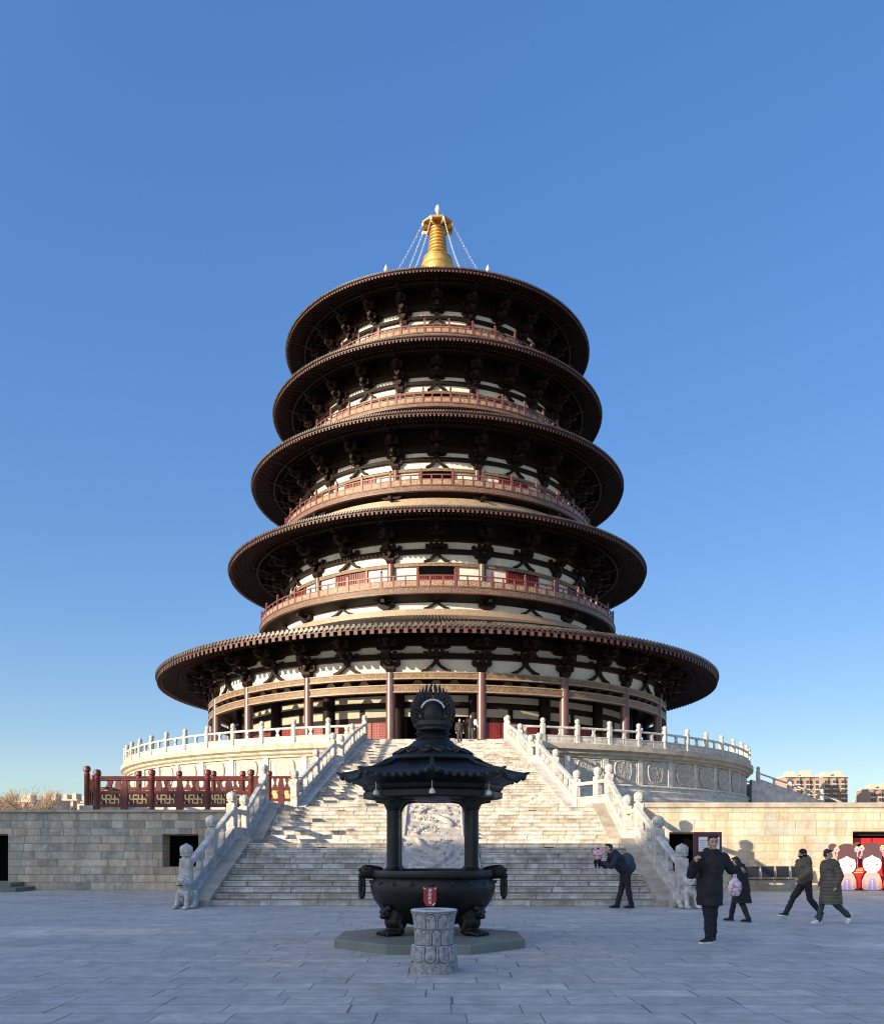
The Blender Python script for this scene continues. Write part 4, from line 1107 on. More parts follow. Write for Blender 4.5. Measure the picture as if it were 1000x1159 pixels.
# red plaque
pq = thing('warning_plaque', 'small dark red plaque with white characters on the front of the burner bowl', 'sign', (-.185, 13.56, .80))
mb = MB(); w, h, c = .1, .145, .03
mb.prism([(-w,-h+.08),(-w+.045,-h),(w-.045,-h),(w,-h+.08),(w,h-c),(w-c,h),(-w+c,h),(-w,h-c)], lambda u, v, q: Vector((u, q, v)), 0, .012)
M['plaque'] = plain('plaque', (.30,.015,.03), .35, .15, 6, 0); M['white'] = plain('white', (.75,.72,.70), .5, .1, 8, 0)
mb.obj('board', M['plaque'], pq)
def lettering(txt, size, parent, loc, mat, rot=(pi/2,0,0), depth=.001, spacing=1.0):
    cu = bpy.data.curves.new('lettering', 'FONT'); cu.body = txt; cu.size = size; cu.extrude = depth; cu.align_x = 'CENTER'; cu.align_y = 'CENTER'; cu.space_line = spacing
    cu.offset = size*.018
    o = bpy.data.objects.new('tmp', cu); C.objects.link(o); dg = bpy.context.evaluated_depsgraph_get(); dg.update()
    me = bpy.data.meshes.new_from_object(o.evaluated_get(dg)); bpy.data.objects.remove(o); me.materials.clear(); me.materials.append(mat)
    ob = bpy.data.objects.new('lettering', me); C.objects.link(ob); ob.parent = parent; ob.location = loc; ob.rotation_euler = rot; return ob
for i, ch in enumerate('请勿投币'):
    lettering(ch, .06, pq, (0,-.004,.095-.062*i), M['white'])
for q in (-1,1):
    mb = MB(); mb.box(-.018,.018,-.006,-.002,-.008,.008, Matrix.Translation((q*.085,0,.13)) @ Matrix.Rotation(q*-.7,4,'Y')); mb.obj('tape', M['white'], pq)
mb = MB(); mb.box(-.03,.03,-.007,-.003,-.009,.009, Matrix.Translation((.06,0,-.115)) @ Matrix.Rotation(-.8,4,'Y')); mb.obj('tape', M['white'], pq)

# ------------------------------------------------------------------ carved stone bucket in front
M['bucket'], nt_, b_ = newmat('bucket_stone')
tc_ = N(nt_, 'ShaderNodeTexCoord').outputs['Object']; ge_ = N(nt_, 'ShaderNodeNewGeometry').outputs['Pointiness']
c_ = mixc(nt_, maprange(nt_, noise_(nt_, tc_, 14, 6, .7), .38, .62), (.13,.14,.15), (.33,.345,.35))
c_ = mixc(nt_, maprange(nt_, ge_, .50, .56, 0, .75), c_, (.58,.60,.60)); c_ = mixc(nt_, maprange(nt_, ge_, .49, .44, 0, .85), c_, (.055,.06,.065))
nt_.links.new(c_, b_.inputs['Base Color']); setin(b_, 'Roughness', .8); bump(nt_, b_, noise_(nt_, tc_, 60, 5), .5, .006)
bk = thing('carved_stone_bin', 'round grey stone bin carved with three rows of lotus petals before the burner', 'stone bin', (-.1, 11.05, 0))
def petal(a, z, z0, z1, n, off, tipup=True):
    """petal row: each petal a raised rounded tongue inside a groove inside a thin raised outline"""
    v = (z-z0)/(z1-z0)
    if v < 0 or v > 1: return None
    t = v if tipup else 1-v
    u = abs(((a/(2*pi)*n+off) % 1)-.5)
    asp = (z1-z0)/(2*pi*.27/n)            # row height in petal widths
    top = 1-.5/asp                         # where the round arch begins
    if t < top: d = .5-u
    else: d = .5-sqrt(u*u+((t-top)*asp)**2)
    if d < 0: return .05
    if d < .055: return .95
    if d < .13: return -.75
    return .55+.45*min(1, (d-.13)/.16)
NS, NZ = 432, 200; rs = []
for j in range(NZ+1):
    z = .775*j/NZ
    if z < .125: r0 = .294-.004*(z/.125)
    elif z < .34: t = (z-.125)/.215; r0 = .278-.022*t*t
    elif z < .56: t = (z-.34)/.22; r0 = .216+.016*t
    else: t = (z-.56)/.215; r0 = .232+.018*t+.032*t*t*t
    ring = []
    for k in range(NS):
        a = 2*pi*k/NS; h = 0
        if z < .125: h = .004
        elif z < .335: q = petal(a, z, .12, .335, 10, .25, False); h = .020*q if q is not None else 0
        elif z < .35: h = .022 if z < .342 else -.012
        elif z < .56: q = petal(a, z, .35, .565, 10, .75, True); h = .020*q if q is not None else 0
        elif z < .755:
            q = petal(a, z, .55, .755, 10, .25, True); h = .020*q if q is not None else 0
        else: h = .012
        r = r0+h+.003*noise.noise(Vector((cos(a)*9, sin(a)*9, z*30)))
        ring.append((r*cos(a), r*sin(a), z))
    rs.append(ring)
for r, z in ((.28,.785),(.175,.785),(.17,.77),(.165,.55),(.02,.55)): rs.append([(r*cos(2*pi*k/NS), r*sin(2*pi*k/NS), z) for k in range(NS)])
mb = MB(); mb.rings(rs); mb.obj('drum', M['bucket'], bk, smooth=True)
mb = MB(); mb.lathe([(.163,.60),(.163,.765),(.155,.765),(.15,.60)], 24); mb.obj('metal_liner', M['black'], bk, smooth=40)

# ------------------------------------------------------------------ notice board, benches, red doorway items, cut-outs
M['navy'] = plain('navy', (.012,.014,.03), .4, .2, 3, 0); M['frame_red'] = plain('frame_red', (.10,.012,.02), .4, .2, 3, 0)
nb = thing('notice_board', 'dark standing notice board with two white posters behind the standing person', 'notice board', (7.15, 23.8, 0), R_(-4))
mb = MB(); mb.box(-.37,.37,0,.08,0,1.98); mb.obj('board', M['navy'], nb, bevel=.006)
mb = MB(); mb.box(-.37,-.27,-.02,0,.95,1.98); mb.box(.33,.37,-.02,0,.95,1.98); mb.box(-.27,.33,-.02,0,1.88,1.98); mb.obj('frame', M['frame_red'], nb)
for x0, x1, z0, z1 in ((-.24,.06,1.35,1.85),(.1,.31,1.35,1.85)):
    mb = MB(); mb.box(x0,x1,-.012,-.003,z0,z1); p_ = mb.obj('poster', M['white'], nb)
    mb = MB()
    for i in range(7): mb.box(x0+.04,x1-.05-(i%3)*.04,-.014,-.0122,z1-.1-i*.05,z1-.09-i*.05)
    mb.obj('text_lines', M['navy'], p_)
bn = thing('waiting_bench', 'row of black metal waiting seats along the sunlit wall', 'bench', (11.9, 31.7, 0))
M['mesh_metal'] = plain('mesh_metal', (.025,.025,.028), .4, .3, 6, .3, 60, .01, metal=.5); M['steel'] = plain('steel', (.35,.35,.36), .35, .2, 5, 0, metal=.8)
mb = MB(); mb.box(-1.45,1.45,-.03,.03,.30,.36); mb.obj('beam', M['steel'], bn)
seat = back = None
for i in range(5):
    x = -1.2+.54*i
    if seat is None:
        mb = MB(); mb.box(-.24,.24,-.28,.2,.40,.43); seat = mb.obj('seat', M['mesh_metal'], bn, (x,0,0), bevel=.01)
        mb = MB(); T = Matrix.Translation((0,.2,.46)) @ Matrix.Rotation(R_(-12),4,'X'); mb.box(-.22,.22,0,.02,.04,.42,T); mb.mi = 1
        for q in (-1,1): mb.tube([T @ Vector((q*.24,.01,-.06)), T @ Vector((q*.24,.01,.44))], .014, 6)
        mb.tube([T @ Vector((-.24,.01,.44)), T @ Vector((.24,.01,.44))], .014, 6); back = mb.obj('backrest', [M['mesh_metal'], M['steel']], bn, (x,0,0))
    else: dupmesh(seat, bn, (x,0,0)); dupmesh(back, bn, (x,0,0))
for x in (-1.0,1.0):
    mb = MB(); mb.tube([(x,0,.32),(x,0,.1)], .03, 8); mb.tube([(x,-.28,.03),(x,0,.1),(x,.28,.03)], .025, 8); mb.obj('leg', M['steel'], bn)
M['red_cloth'] = plain('red_cloth', (.55,.02,.02), .6, .25, 3, .1, 8, .02)
dr = thing('red_doorway', 'doorway hung with bright red panels behind the painted girl figures', 'doorway', (15.4, 32.9, 0))
for x0, x1 in ((-.1,.58),(.64,1.2)): mb = MB(); mb.box(x0,x1,0,.05,0,1.92); mb.obj('red_panel', M['red_cloth'], dr)
M['pane'] = plain('pane', (.42,.45,.36), .3, .15, 3, 0)
mb = MB(); mb.box(1.24,1.9,-.02,.03,0,2.0); mb.obj('pale_panel', M['pane'], dr)
mb = MB(); mb.box(-.25,2.2,-.12,.1,2.0,2.14); mb.obj('lintel', M['black'], dr)
# painted plywood girls
cm_ = dict(hair=(.12,.06,.06), skin=(.82,.78,.76), pink=(.80,.42,.40), robe=(.80,.50,.42), lil=(.45,.36,.70), orn=(.78,.40,.48), yel=(.75,.62,.25), line=(.25,.2,.22), cream=(.8,.62,.42))
for k, v in cm_.items(): M['c_'+k] = plain('paint_'+k, v, .5, .08, 5, 0)
def outline(mb, pts, y0, y1): mb.prism(pts, lambda u, v, q: Vector((u, q, v)), y0, y1)
def oval(cx, cz, rx, rz, n=24, a0=0, a1=2*pi): return [(cx+rx*cos(a0+(a1-a0)*k/n), cz+rz*sin(a0+(a1-a0)*k/n)) for k in range(n)]
def girl(x, label, sc=1.0, eyes=True, fx=0):
    g = thing('girl_cutout', label, 'painted cutout', (x, 31.9, 0), 0, 'painted plywood girl figures by the wall')
    k = .0319/12.87*sc    # one zoomed pixel in metres
    def S(pts): return [(u*k, v*k) for u, v in pts]
    mb = MB(); outline(mb, S(oval(0,560,170,130)), 0, .03); outline(mb, S([(-150,560),(150,560),(120,330),(-120,330)]), .001, .029)
    for q in (-1,1): outline(mb, S(oval(q*205,640,62,52)), .002, .028)
    mb.obj('hair', M['c_hair'], g)
    mb = MB(); face = [(0,508),(-45,480),(-110,455),(-133,405),(-130,350),(-100,290),(-45,255),(0,245),(45,255),(100,290),(130,350),(133,405),(110,455),(45,480)]
    outline(mb, S([(u+fx,v) for u,v in face]), -.006, -.001); f = mb.obj('face', M['c_skin'], g)
    mb = MB()
    for q in (-1,1): outline(mb, S([(q*45+fx-14*1,372),(q*85+fx,382),(q*92+fx,376),(q*68+fx,360)]), -.009, -.0065)
    outline(mb, S(oval(fx,300,14,5)), -.009, -.0065); mb.obj('features', M['c_line'], f)
    mb = MB(); outline(mb, S([(-60,275),(60,275),(100,230),(135,150),(138,40),(95,10),(-95,10),(-138,40),(-135,150),(-100,230)]), -.004, .03); mb.obj('robe', M['c_robe'], g)
    mb = MB()
    for q in (-1,1): outline(mb, S([(q*60,255),(q*98,215),(q*128,140),(q*128,45),(q*90,20),(q*80,150)]), -.008, -.0045)
    outline(mb, S([(-55,262),(55,262),(40,215),(-40,215)]), -.010, -.0085); mb.obj('sleeves', M['c_pink'], g)
    mb = MB(); outline(mb, S([(-35,180),(35,180),(65,5),(-65,5)]), -.012, -.0045); ap = mb.obj('apron', M['c_lil'], g)
    mb = MB(); 
    for i in range(4): outline(mb, S(oval(0,40+35*i,14,12,10)), -.015, -.0125)
    mb.obj('apron_spots', M['c_skin'], ap)
    for q in (-1,1):
        mb = MB(); outline(mb, S([(q*95,235),(q*88,225),(q*60,30),(q*78,25),(q*105,150)]), -.010, -.0085); mb.obj('sash', M['c_cream'], g)
        mb = MB(); cx = q*150
        for i in range(5): a = 2*pi*i/5; outline(mb, S(oval(cx+26*cos(a), 600+24*sin(a), 20, 17, 10)), -.006-.0004*i, -.001)
        outline(mb, S([(cx-8,585),(cx+8,585),(cx+14,500),(cx-2,500)]), -.007, -.001); mb.obj('blossom', M['c_orn'], g)
        mb = MB(); outline(mb, S(oval(cx-q*5,632,22,20,12)), -.009, -.0075); mb.obj('hairpin', M['c_yel'], g)
    mb = MB(); outline(mb, S([(-100,0),(100,0),(100,18),(-100,18)]), .031, .2); mb.obj('foot', M['c_hair'], g)
    return g
girl((958-500)*.0319, 'painted girl in pink robe, left figure beside the walker in the long coat', 1.0)
girl((986.5-500)*.0319, 'painted girl with hair buns and pink robe, full figure in front of the red doorway', 1.03)
girl((1011-500)*.0319, 'painted girl figure cut off by the right edge of the photo', 1.0)
vs = thing('vase_cutout', 'painted red vase shape standing between the two painted girls', 'painted cutout', (.0319*(971.5-500), 31.97, 0))
k_ = .0319/12.87
mb = MB(); outline(mb, [(u*k_, v*k_) for u, v in [(-110,345),(100,345),(105,290),(50,200),(40,120),(50,60),(10,20),(-30,20),(-50,120),(-60,210),(-112,290)]], 0, .02); mb.obj('vase', M['red_cloth'], vs)
mb = MB()
for z_ in (310,285,260): outline(mb, [(u*k_, v*k_) for u, v in [(-60,z_),(70,z_+4),(70,z_+14),(-60,z_+10)]], -.004, 0)
mb.obj('stripes', M['c_yel'], vs)
mb = MB(); outline(mb, [(u*k_,v*k_) for u,v in [(-12,345),(-2,345),(2,520),(-16,520)]], 0, .015)
for i in range(9): outline(mb, [(u*k_,v*k_) for u,v in oval(-8+50*cos(i*2.3),520+35*sin(i*1.7),20,16,10)], .001+.001*i, .012+.001*i)
mb.obj('blossom_branch', M['c_orn'], vs)

# ------------------------------------------------------------------ people
M['skin'] = plain('skin', (.50,.30,.21), .55, .12, 8, .1, 60, .002); M['lips'] = plain('lips', (.36,.12,.10), .5, .1, 8, 0); M['eye'] = plain('eye', (.02,.015,.012), .3, .1, 8, 0)
M['hair'] = plain('hair', (.012,.010,.010), .5, .3, 30, .6, 60, .01)
def cloth(name, c, rough=.8, b=.35): M[name] = plain(name, c, rough, .3, 5, b, 14, .02); return M[name]
cloth('black_cloth', (.008,.008,.010)); cloth('black_trousers', (.010,.010,.014)); cloth('khaki', (.11,.095,.055)); cloth('olive_quilt', (.085,.075,.05), .6); cloth('green_cloth', (.03,.05,.05)); cloth('navy_cloth', (.012,.016,.035)); cloth('grey_blue', (.03,.06,.075)); cloth('pale_blue', (.45,.58,.68)); cloth('brown_coat', (.03,.022,.022)); cloth('dark_trousers', (.05,.035,.03)); cloth('pink_cloth', (.55,.12,.2)); cloth('beanie', (.015,.01,.012)); cloth('shoe_white', (.75,.75,.75), .5, 0); cloth('shoe_black', (.012,.013,.02), .5, 0)
V = Vector
def Rz(a): return Matrix.Rotation(a, 3, 'Z')
def person(label, loc, rz, sc, J, clothes, hair=None, voxel=.014, headrot=(0,0,0), grp=None, hat=None, mask=False, handp=(0.5,0.5), coat_fn=None):
    """J joints in person space: facing -Y, metres for 1.75 m"""
    root = thing('person', label, 'person', loc, rz, grp); root.scale = (sc, sc, sc)
    from mathutils import Euler
    HR = Euler([R_(q) for q in headrot]).to_matrix(); hc = V(J['head'])
    def H(x, y, z): return hc + HR @ V((x, y, z))
    mb = MB()
    # head
    mb.ell(hc+HR @ V((0,.012,.025)), (.076,.094,.092), HR); mb.ell(H(0,-.02,-.03), (.062,.07,.075), HR); mb.ell(H(0,-.05,-.078), (.034,.034,.03), HR)
    mb.limb(H(0,-.085,.018), H(0,-.108,-.018), .009, .014, 8); mb.ell(H(0,-.088,-.05), (.024,.012,.012), HR, 10, 6); mb.ell(H(0,-.075,.038), (.055,.02,.012), HR, 10, 6)
    for q in (-1,1): mb.ell(H(q*.077,.01,-.0), (.012,.022,.034), HR, 8, 6); mb.ell(H(q*.034,-.068,-.02),(.024,.02,.02), HR, 8, 6)
    nk = V(J['neck']); mb.limb(nk, H(0,.015,-.06), .055, .05)
    ch = V(J['chest']); pe = V(J['pelvis'])
    mb.limb(nk, ch, .07, .12); mb.limb(ch, pe, .125, .12)
    for s_ in 'LR':
        sh, el_, wr = (V(J[k+s_]) for k in ('sh','el','wr')); hip, kn, an = (V(J[k+s_]) for k in ('hip','kn','an'))
        mb.limb(ch+V((0,0,.05)), sh, .09, .055); mb.limb(sh, el_, .048, .038); mb.limb(el_, wr, .038, .026)
        mb.limb(pe, hip, .11, .085); mb.limb(hip, kn, .08, .055); mb.limb(kn, an, .052, .036)
        # hand: palm, four fingers, thumb
        d = (wr-el_).normalized(); side = V(J.get('palm'+s_, (0,-1,0))); pn = (side-d*side.dot(d)).normalized(); lat = d.cross(pn)
        if s_ == 'R': lat = -lat
        pc = wr+d*.045
        mb.limb(wr, pc+d*.03, .026, .034); mb.ell(pc+d*.015, (.036,.036,.04))
        cu = J.get('curl'+s_, .5)
        for i, (o_, ln) in enumerate(((-.03,.068),(-.010,.078),(.010,.073),(.028,.058))):
            b0 = wr+d*.088+lat*o_; d1 = (d*(1-cu*.45)+pn*cu*.6).normalized(); d2 = (d*(1-cu*1.1)+pn*cu).normalized()
            b1 = b0+d1*ln*.5; b2 = b1+d2*ln*.5
            mb.limb(b0-d*.02, b1, .0095, .009, 8); mb.limb(b1, b2, .009, .0075, 8)
        t0 = wr+d*.03-lat*.028; t1 = t0-lat*.03+d*.025+pn*.012; t2 = t1+d*.028+pn*.014
        mb.limb(t0, t1, .013, .011, 8); mb.limb(t1, t2, .010, .008, 8)
        tv = V(J.get('toe'+s_, (0,-1,0))).normalized(); upv = (V((0,0,1))-tv*tv.z).normalized(); mb.limb(an, an+tv*.10-upv*.045, .034, .026)
    inv = HR.transposed()
    def TT(c): 
        Mx = inv.to_4x4() @ Matrix.Translation(-c); return Mx
    tests = [(TT(H(q*.032,-.085,.014)), (.018,.03,.0075), 2) for q in (-1,1)]+[(TT(H(q*.034,-.085,.036)), (.024,.03,.0055), 3) for q in (-1,1)]+[(TT(H(0,-.09,-.05)), (.026,.03,.009), 1)]
    fused(mb, 'body', None, root, voxel*.62 if voxel < .012 else voxel, 1, mats=[M['skin'], M['lips'], M['eye'], M['hair']], tests=tests)
    # hair or hat
    if hat:
        mb = MB(); mb.ell(H(0,.018,.045), (.092,.108,.095), HR); mb.ell(H(0,.03,-.01), (.088,.09,.08), HR); fused(mb, 'hat', M[hat], root, voxel, 1)
    else:
        mb = MB(); mb.ell(H(0,.036,.052), (.080,.086,.080), HR)
        mb.ell(H(0,.052,-.005), (.074,.060,.07), HR)
        rnd = random.Random(int(sc*1000)+len(label))
        for i in range(60):
            a = rnd.uniform(0, 2*pi); zz_ = rnd.uniform(.07,.125); rr = .078*sqrt(max(.03, 1-((zz_-.05)/.085)**2))
            p0 = H(rr*cos(a), .03+rr*1.0*sin(a), zz_); p1 = p0+HR @ V((rnd.uniform(-.015,.02), rnd.uniform(-.03,.0), rnd.uniform(-.004,.02)))
            mb.limb(p0, p1, .011, .005, 6)
        for i in range(9): x = -.056+.014*i; mb.limb(H(x,-.03,.108), H(x*1.02+.008,-.078,.105+.014*(i%2)), .020, .009, 6)
        for q in (-1,1): mb.limb(H(q*.074,-.01,.05), H(q*.076,.0,-.0), .012, .007, 6)
        if hair == 'long':
            for q in (-1,1): mb.limb(H(q*.06,.04,-.02), H(q*.05,.05,-.16), .045, .035)
            mb.limb(H(0,.07,0), H(0,.075,-.17), .06, .05)
        fused(mb, 'hair', M['hair'], root, voxel*.8, 1)
    if mask:
        mb = MB(); mb.ell(H(0,-.035,-.062), (.064,.072,.048), HR); mb.obj('mask', M['black_cloth'], root, smooth=True)
    # clothes
    jk = clothes['jacket']; pf_ = clothes.get('puff', 1.3); mb = MB(); hem = clothes.get('hem', None)
    mb.limb(nk-V((0,0,.05)), ch, .10*pf_*.9, .145*pf_); mb.limb(ch, pe+V((0,0,.06)), .145*pf_, .135*pf_)
    mb.ell(ch+V((0,0,.06)), (.2*pf_*.9,.13*pf_,.16))
    for s_ in 'LR':
        sh, el_, wr = (V(J[k+s_]) for k in ('sh','el','wr'))
        mb.limb(sh, el_, .068*pf_, .058*pf_); mb.limb(el_, el_+(wr-el_)*.96, .058*pf_, .046*pf_); mb.limb(ch+V((0,0,.06)), sh, .1*pf_, .075*pf_)
    if clothes.get('collar', 1): 
        for k in range(10): a = 2*pi*k/10; mb.ell(nk+V((.085*cos(a),.085*sin(a)+.01,.02+.02*sin(a))), (.042*pf_,.042*pf_,.05))
    if clothes.get('hood'):
        mb.ell(nk+V((0,.12,.01)), (.14,.09,.11)); mb.ell(nk+V((0,.09,.08)), (.12,.07,.07))
    if hem is not None:      # long coat skirt
        hz, hw_, hd = hem; n = 20; cxh = clothes.get('hemx', 0); cyh = clothes.get('hemy', 0); rs = []
        top = pe+V((0,0,.12))
        for j in range(9):
            t = j/8; c = top.lerp(V((pe.x+cxh, pe.y+cyh, hz)), t); wx = .15*pf_*(1-t)+hw_*t; wy = .13*pf_*(1-t)+hd*t
            rs.append([c+V((wx*cos(2*pi*k/n), wy*sin(2*pi*k/n), 0)) for k in range(n)])
        mb.rings(rs)
    def folds(co, nr, k=1.0):
        f = noise.noise(V((co.x*5, co.y*5, co.z*10)))*.016+noise.noise(V((co.x*13+4, co.y*13, co.z*24)))*.007
        return co+nr*f*k
    fused(mb, 'jacket', M[jk], root, voxel, 2, post_fn=coat_fn or folds)
    mb = MB()
    for s_ in 'LR':
        hip, kn, an = (V(J[k+s_]) for k in ('hip','kn','an'))
        mb.limb(pe, hip, .135, .11); mb.limb(hip, kn, .108, .078); mb.limb(kn, an-(kn-an)*.06, .076, .066)
    fused(mb, 'trousers', M[clothes['trousers']], root, voxel, 2, post_fn=folds)
    for s_ in 'LR':
        an = V(J['an'+s_]); tv = V(J.get('toe'+s_, (0,-1,0))).normalized(); up_ = V((0,0,1))-tv*tv.z; up_.normalize(); sd_ = tv.cross(up_)
        F3 = Matrix((sd_, tv, up_)).transposed()
        an = an - up_*.075
        mb = MB(); sec = []
        for (y, w, h) in ((-.07,.028,.05),(-.05,.04,.085),(0,.043,.10),(.05,.044,.085),(.10,.05,.062),(.16,.047,.05),(.195,.03,.035)):
            sec.append([an+F3 @ V((w*cos(t), y, max(0, h*.5+h*.5*sin(t)))) for t in [2*pi*k/12 for k in range(12)]])
        mb.rings(sec); sho = mb.obj('shoe', M[clothes['shoe']], root, smooth=50)
        mb = MB(); sec = []
        for (y, w) in ((-.078,.03),(-.06,.044),(.05,.05),(.12,.055),(.18,.05),(.21,.03)):
            sec.append([an+F3 @ V((a, y, b)) for a, b in ((-w,-.012),(w,-.012),(w,.014),(-w,.014))])
        mb.rings(sec); mb.obj('sole', M[clothes.get('sole','shoe_white')], sho)
    return root
def base_J(**k):
    J = dict(head=(0,0,1.635), neck=(0,.02,1.47), chest=(0,.02,1.28), pelvis=(0,.02,.96),
      shL=(-.18,.02,1.40), elL=(-.24,.03,1.12), wrL=(-.24,-.08,.88), shR=(.18,.02,1.40), elR=(.24,.03,1.12), wrR=(.24,-.08,.88),
      hipL=(-.09,.02,.90), knL=(-.10,0,.50), anL=(-.10,.03,.085), hipR=(.09,.02,.90), knR=(.10,0,.50), anR=(.10,.03,.085))
    J.update(k); return J
# near man, facing the viewer, one hand raised (L = viewer's left)
J = base_J(head=(.03,-.02,1.635), neck=(.03,.02,1.47), chest=(.03,.02,1.27), pelvis=(-.01,.02,.95), shL=(-.17,.0,1.39), elL=(-.33,-.02,1.12), wrL=(-.33,-.20,1.33), palmL=(.8,-.3,0), curlL=1.0,
    shR=(.22,.02,1.38), elR=(.36,.04,1.2), wrR=(.48,.06,1.20), palmR=(0,0,-1), curlR=.8, hipL=(-.08,.02,.88), knL=(-.04,.0,.48), anL=(-.01,.04,.088), hipR=(.07,.02,.88), knR=(.06,.06,.48), anR=(.09,.16,.088), toeL=(-.9,-.45,0), toeR=(-.6,-.7,0))
person('tall man with black quiff in long black puffer coat, right of the burner', (4.36,14.35,0), R_(4), 1.0, J, dict(jacket='black_cloth', trousers='black_trousers', shoe='shoe_black', puff=1.42, hem=(.62,.21,.19), collar=1, hood=0), voxel=.0105, headrot=(4,0,-6))
# small woman with bag, turned away
J = base_J(head=(-.02,-.12,1.60), neck=(0,-.02,1.46), chest=(0,.0,1.27), pelvis=(0,.04,.96), wrL=(-.36,-.1,.86), elL=(-.30,0,1.13), wrR=(.25,-.2,1.0), anL=(-.14,-.28,.09), knL=(-.11,-.2,.48), anR=(.14,.26,.10), knR=(.10,.08,.5), curlL=1.0)
pr_ = person('short woman in long black coat walking behind the tall man with a plastic bag', (6.27,18.6,0), R_(-125), .79, J, dict(jacket='black_cloth', trousers='black_trousers', shoe='shoe_black', sole='shoe_black', puff=1.45, hem=(.50,.27,.26)), voxel=.014, headrot=(28,0,0), hair='long')
# bag held
M['bag'] = plain('bag_plastic', (.62,.58,.64), .35, .3, 14, .5, 30, .02, col2=(.50,.10,.18), sharp=(.42,.52))
bg = thing('plastic_bag', 'bulging pale plastic bag with red and purple contents held by the short woman', 'bag', (6.03,18.2,.56))
mb = MB(); rs = []
for j in range(15):
    t = j/14; r = .14*sin(pi*min(1, .12+t*.62)**.8) if t < .7 else .14*(1-(t-.7)/.3*.75)
    ring = []
    for k in range(28):
        a = 2*pi*k/28; q = r*(1+.10*noise.noise(V((cos(a)*2.2,sin(a)*2.2,t*5)))); ring.append((q*cos(a), q*sin(a)*.7, t*.38))
    rs.append(ring)
mb.rings(rs); mb.obj('sack', M['bag'], bg, smooth=True)
mb = MB(); mb.tube([(-.03,0,.36),(-.015,0,.45),(.0,0,.5),(.015,0,.45),(.03,0,.36)], .012, 6); mb.obj('handles', M['white'], bg)
# walking pair
def quilt(co, nr):
    z = co.z
    if z > .3: 
        s_ = abs(sin(z*pi/.085)); return co + nr*(.014*(s_**.5)-.008)
    return co
J = base_J(pelvis=(0,.0,.95), chest=(0,-.04,1.27), neck=(0,-.05,1.46), head=(0,-.08,1.63), shL=(-.18,-.03,1.40), shR=(.18,-.03,1.40), anL=(-.09,-.48,.12), knL=(-.09,-.28,.5), toeL=(0,-.9,.12), anR=(.09,.38,.13), knR=(.09,.08,.48), toeR=(0,-.85,-.3), elL=(-.25,.1,1.14), wrL=(-.24,-.02,.92), elR=(.25,-.08,1.15), wrR=(.2,-.28,1.02))
person('walking person in khaki hooded jacket with black beanie and face mask', (8.05,19.6,0), R_(-80), .87, J, dict(jacket='khaki', trousers='black_trousers', shoe='shoe_black', puff=1.45, hood=1), voxel=.014, hat='beanie', mask=True)
J = base_J(pelvis=(0,.04,.95), chest=(0,.02,1.27), neck=(0,0,1.46), head=(0,-.03,1.64), anL=(-.08,-.22,.09), knL=(-.08,-.14,.5), toeL=(0,-1,0), anR=(.09,.42,.20), knR=(.09,.08,.5), toeR=(0,-.45,-.9), elL=(-.26,.05,1.14), wrL=(-.24,-.05,.92), elR=(.26,.1,1.14), wrR=(.25,.02,.92))
person('walking person in long olive quilted coat and white sneakers looking aside', (7.93,18.1,0), R_(-80), .86, J, dict(jacket='olive_quilt', trousers='green_cloth', shoe='shoe_white', puff=1.6, hem=(.47,.25,.27)), voxel=.012, headrot=(14,0,150), coat_fn=quilt)
# bending person with child and backpack
J = base_J(pelvis=(0,.12,.92), chest=(0,-.14,1.25), neck=(0,-.28,1.40), head=(0,-.38,1.56), shL=(-.18,-.22,1.33), shR=(.18,-.22,1.33), elL=(-.22,-.38,1.10), wrL=(-.12,-.62,1.20), elR=(.22,-.38,1.10), wrR=(.1,-.62,1.20), palmL=(1,0,0), palmR=(-1,0,0), curlL=.8, curlR=.8,
    hipL=(-.09,.1,.87), knL=(-.09,.02,.48), anL=(-.09,-.1,.09), hipR=(.09,.1,.87), knR=(.09,.14,.48), anR=(.1,.22,.09))
person('person in black leaning forward on the plaza with a blue backpack', (4.64,22.8,0), R_(-78), .98, J, dict(jacket='navy_cloth', trousers='black_trousers', shoe='shoe_black', sole='shoe_black', puff=1.3, hood=1), voxel=.013)
bp = thing('backpack', 'dark blue backpack on the back of the leaning person', 'backpack', (4.78,22.85,1.02), R_(-78))
mb = MB(); mb.ell((0,0,.17),(.17,.2,.24)); mb.ell((0,.12,.05),(.15,.12,.16)); mb.ell((0,-.16,.24),(.14,.1,.12)); fused(mb, 'sack', M['grey_blue'], bp, .015, 2)
mb = MB(); mb.tube([(-.12,-.2,.3),(-.16,-.28,.18),(-.14,-.1,-.02)], .02, 6); mb.tube([(.12,-.2,.3),(.16,-.28,.18),(.14,-.1,-.02)], .02, 6); mb.obj('strap', M['navy_cloth'], bp)
J = base_J(head=(0,-.02,1.50), elL=(-.26,-.1,1.2), wrL=(-.2,-.3,1.2), elR=(.26,-.1,1.2), wrR=(.2,-.3,1.2), knL=(-.12,-.26,.75), anL=(-.12,-.1,.42), knR=(.12,-.26,.75), anR=(.12,-.1,.42))
M['pink_pattern'] = plain('pink_pattern', (.75,.60,.68), .8, .2, 14, .3, 20, .01, col2=(.50,.07,.14), sharp=(.45,.53))
person('small child in pink and red patterned clothes held by the leaning person', (4.0,22.62,.90), R_(-40), .40, J, dict(jacket='pink_pattern', trousers='black_cloth', shoe='shoe_black', puff=1.7), voxel=.018, hat='grey_hat' if 'grey_hat' in M else 'beanie')
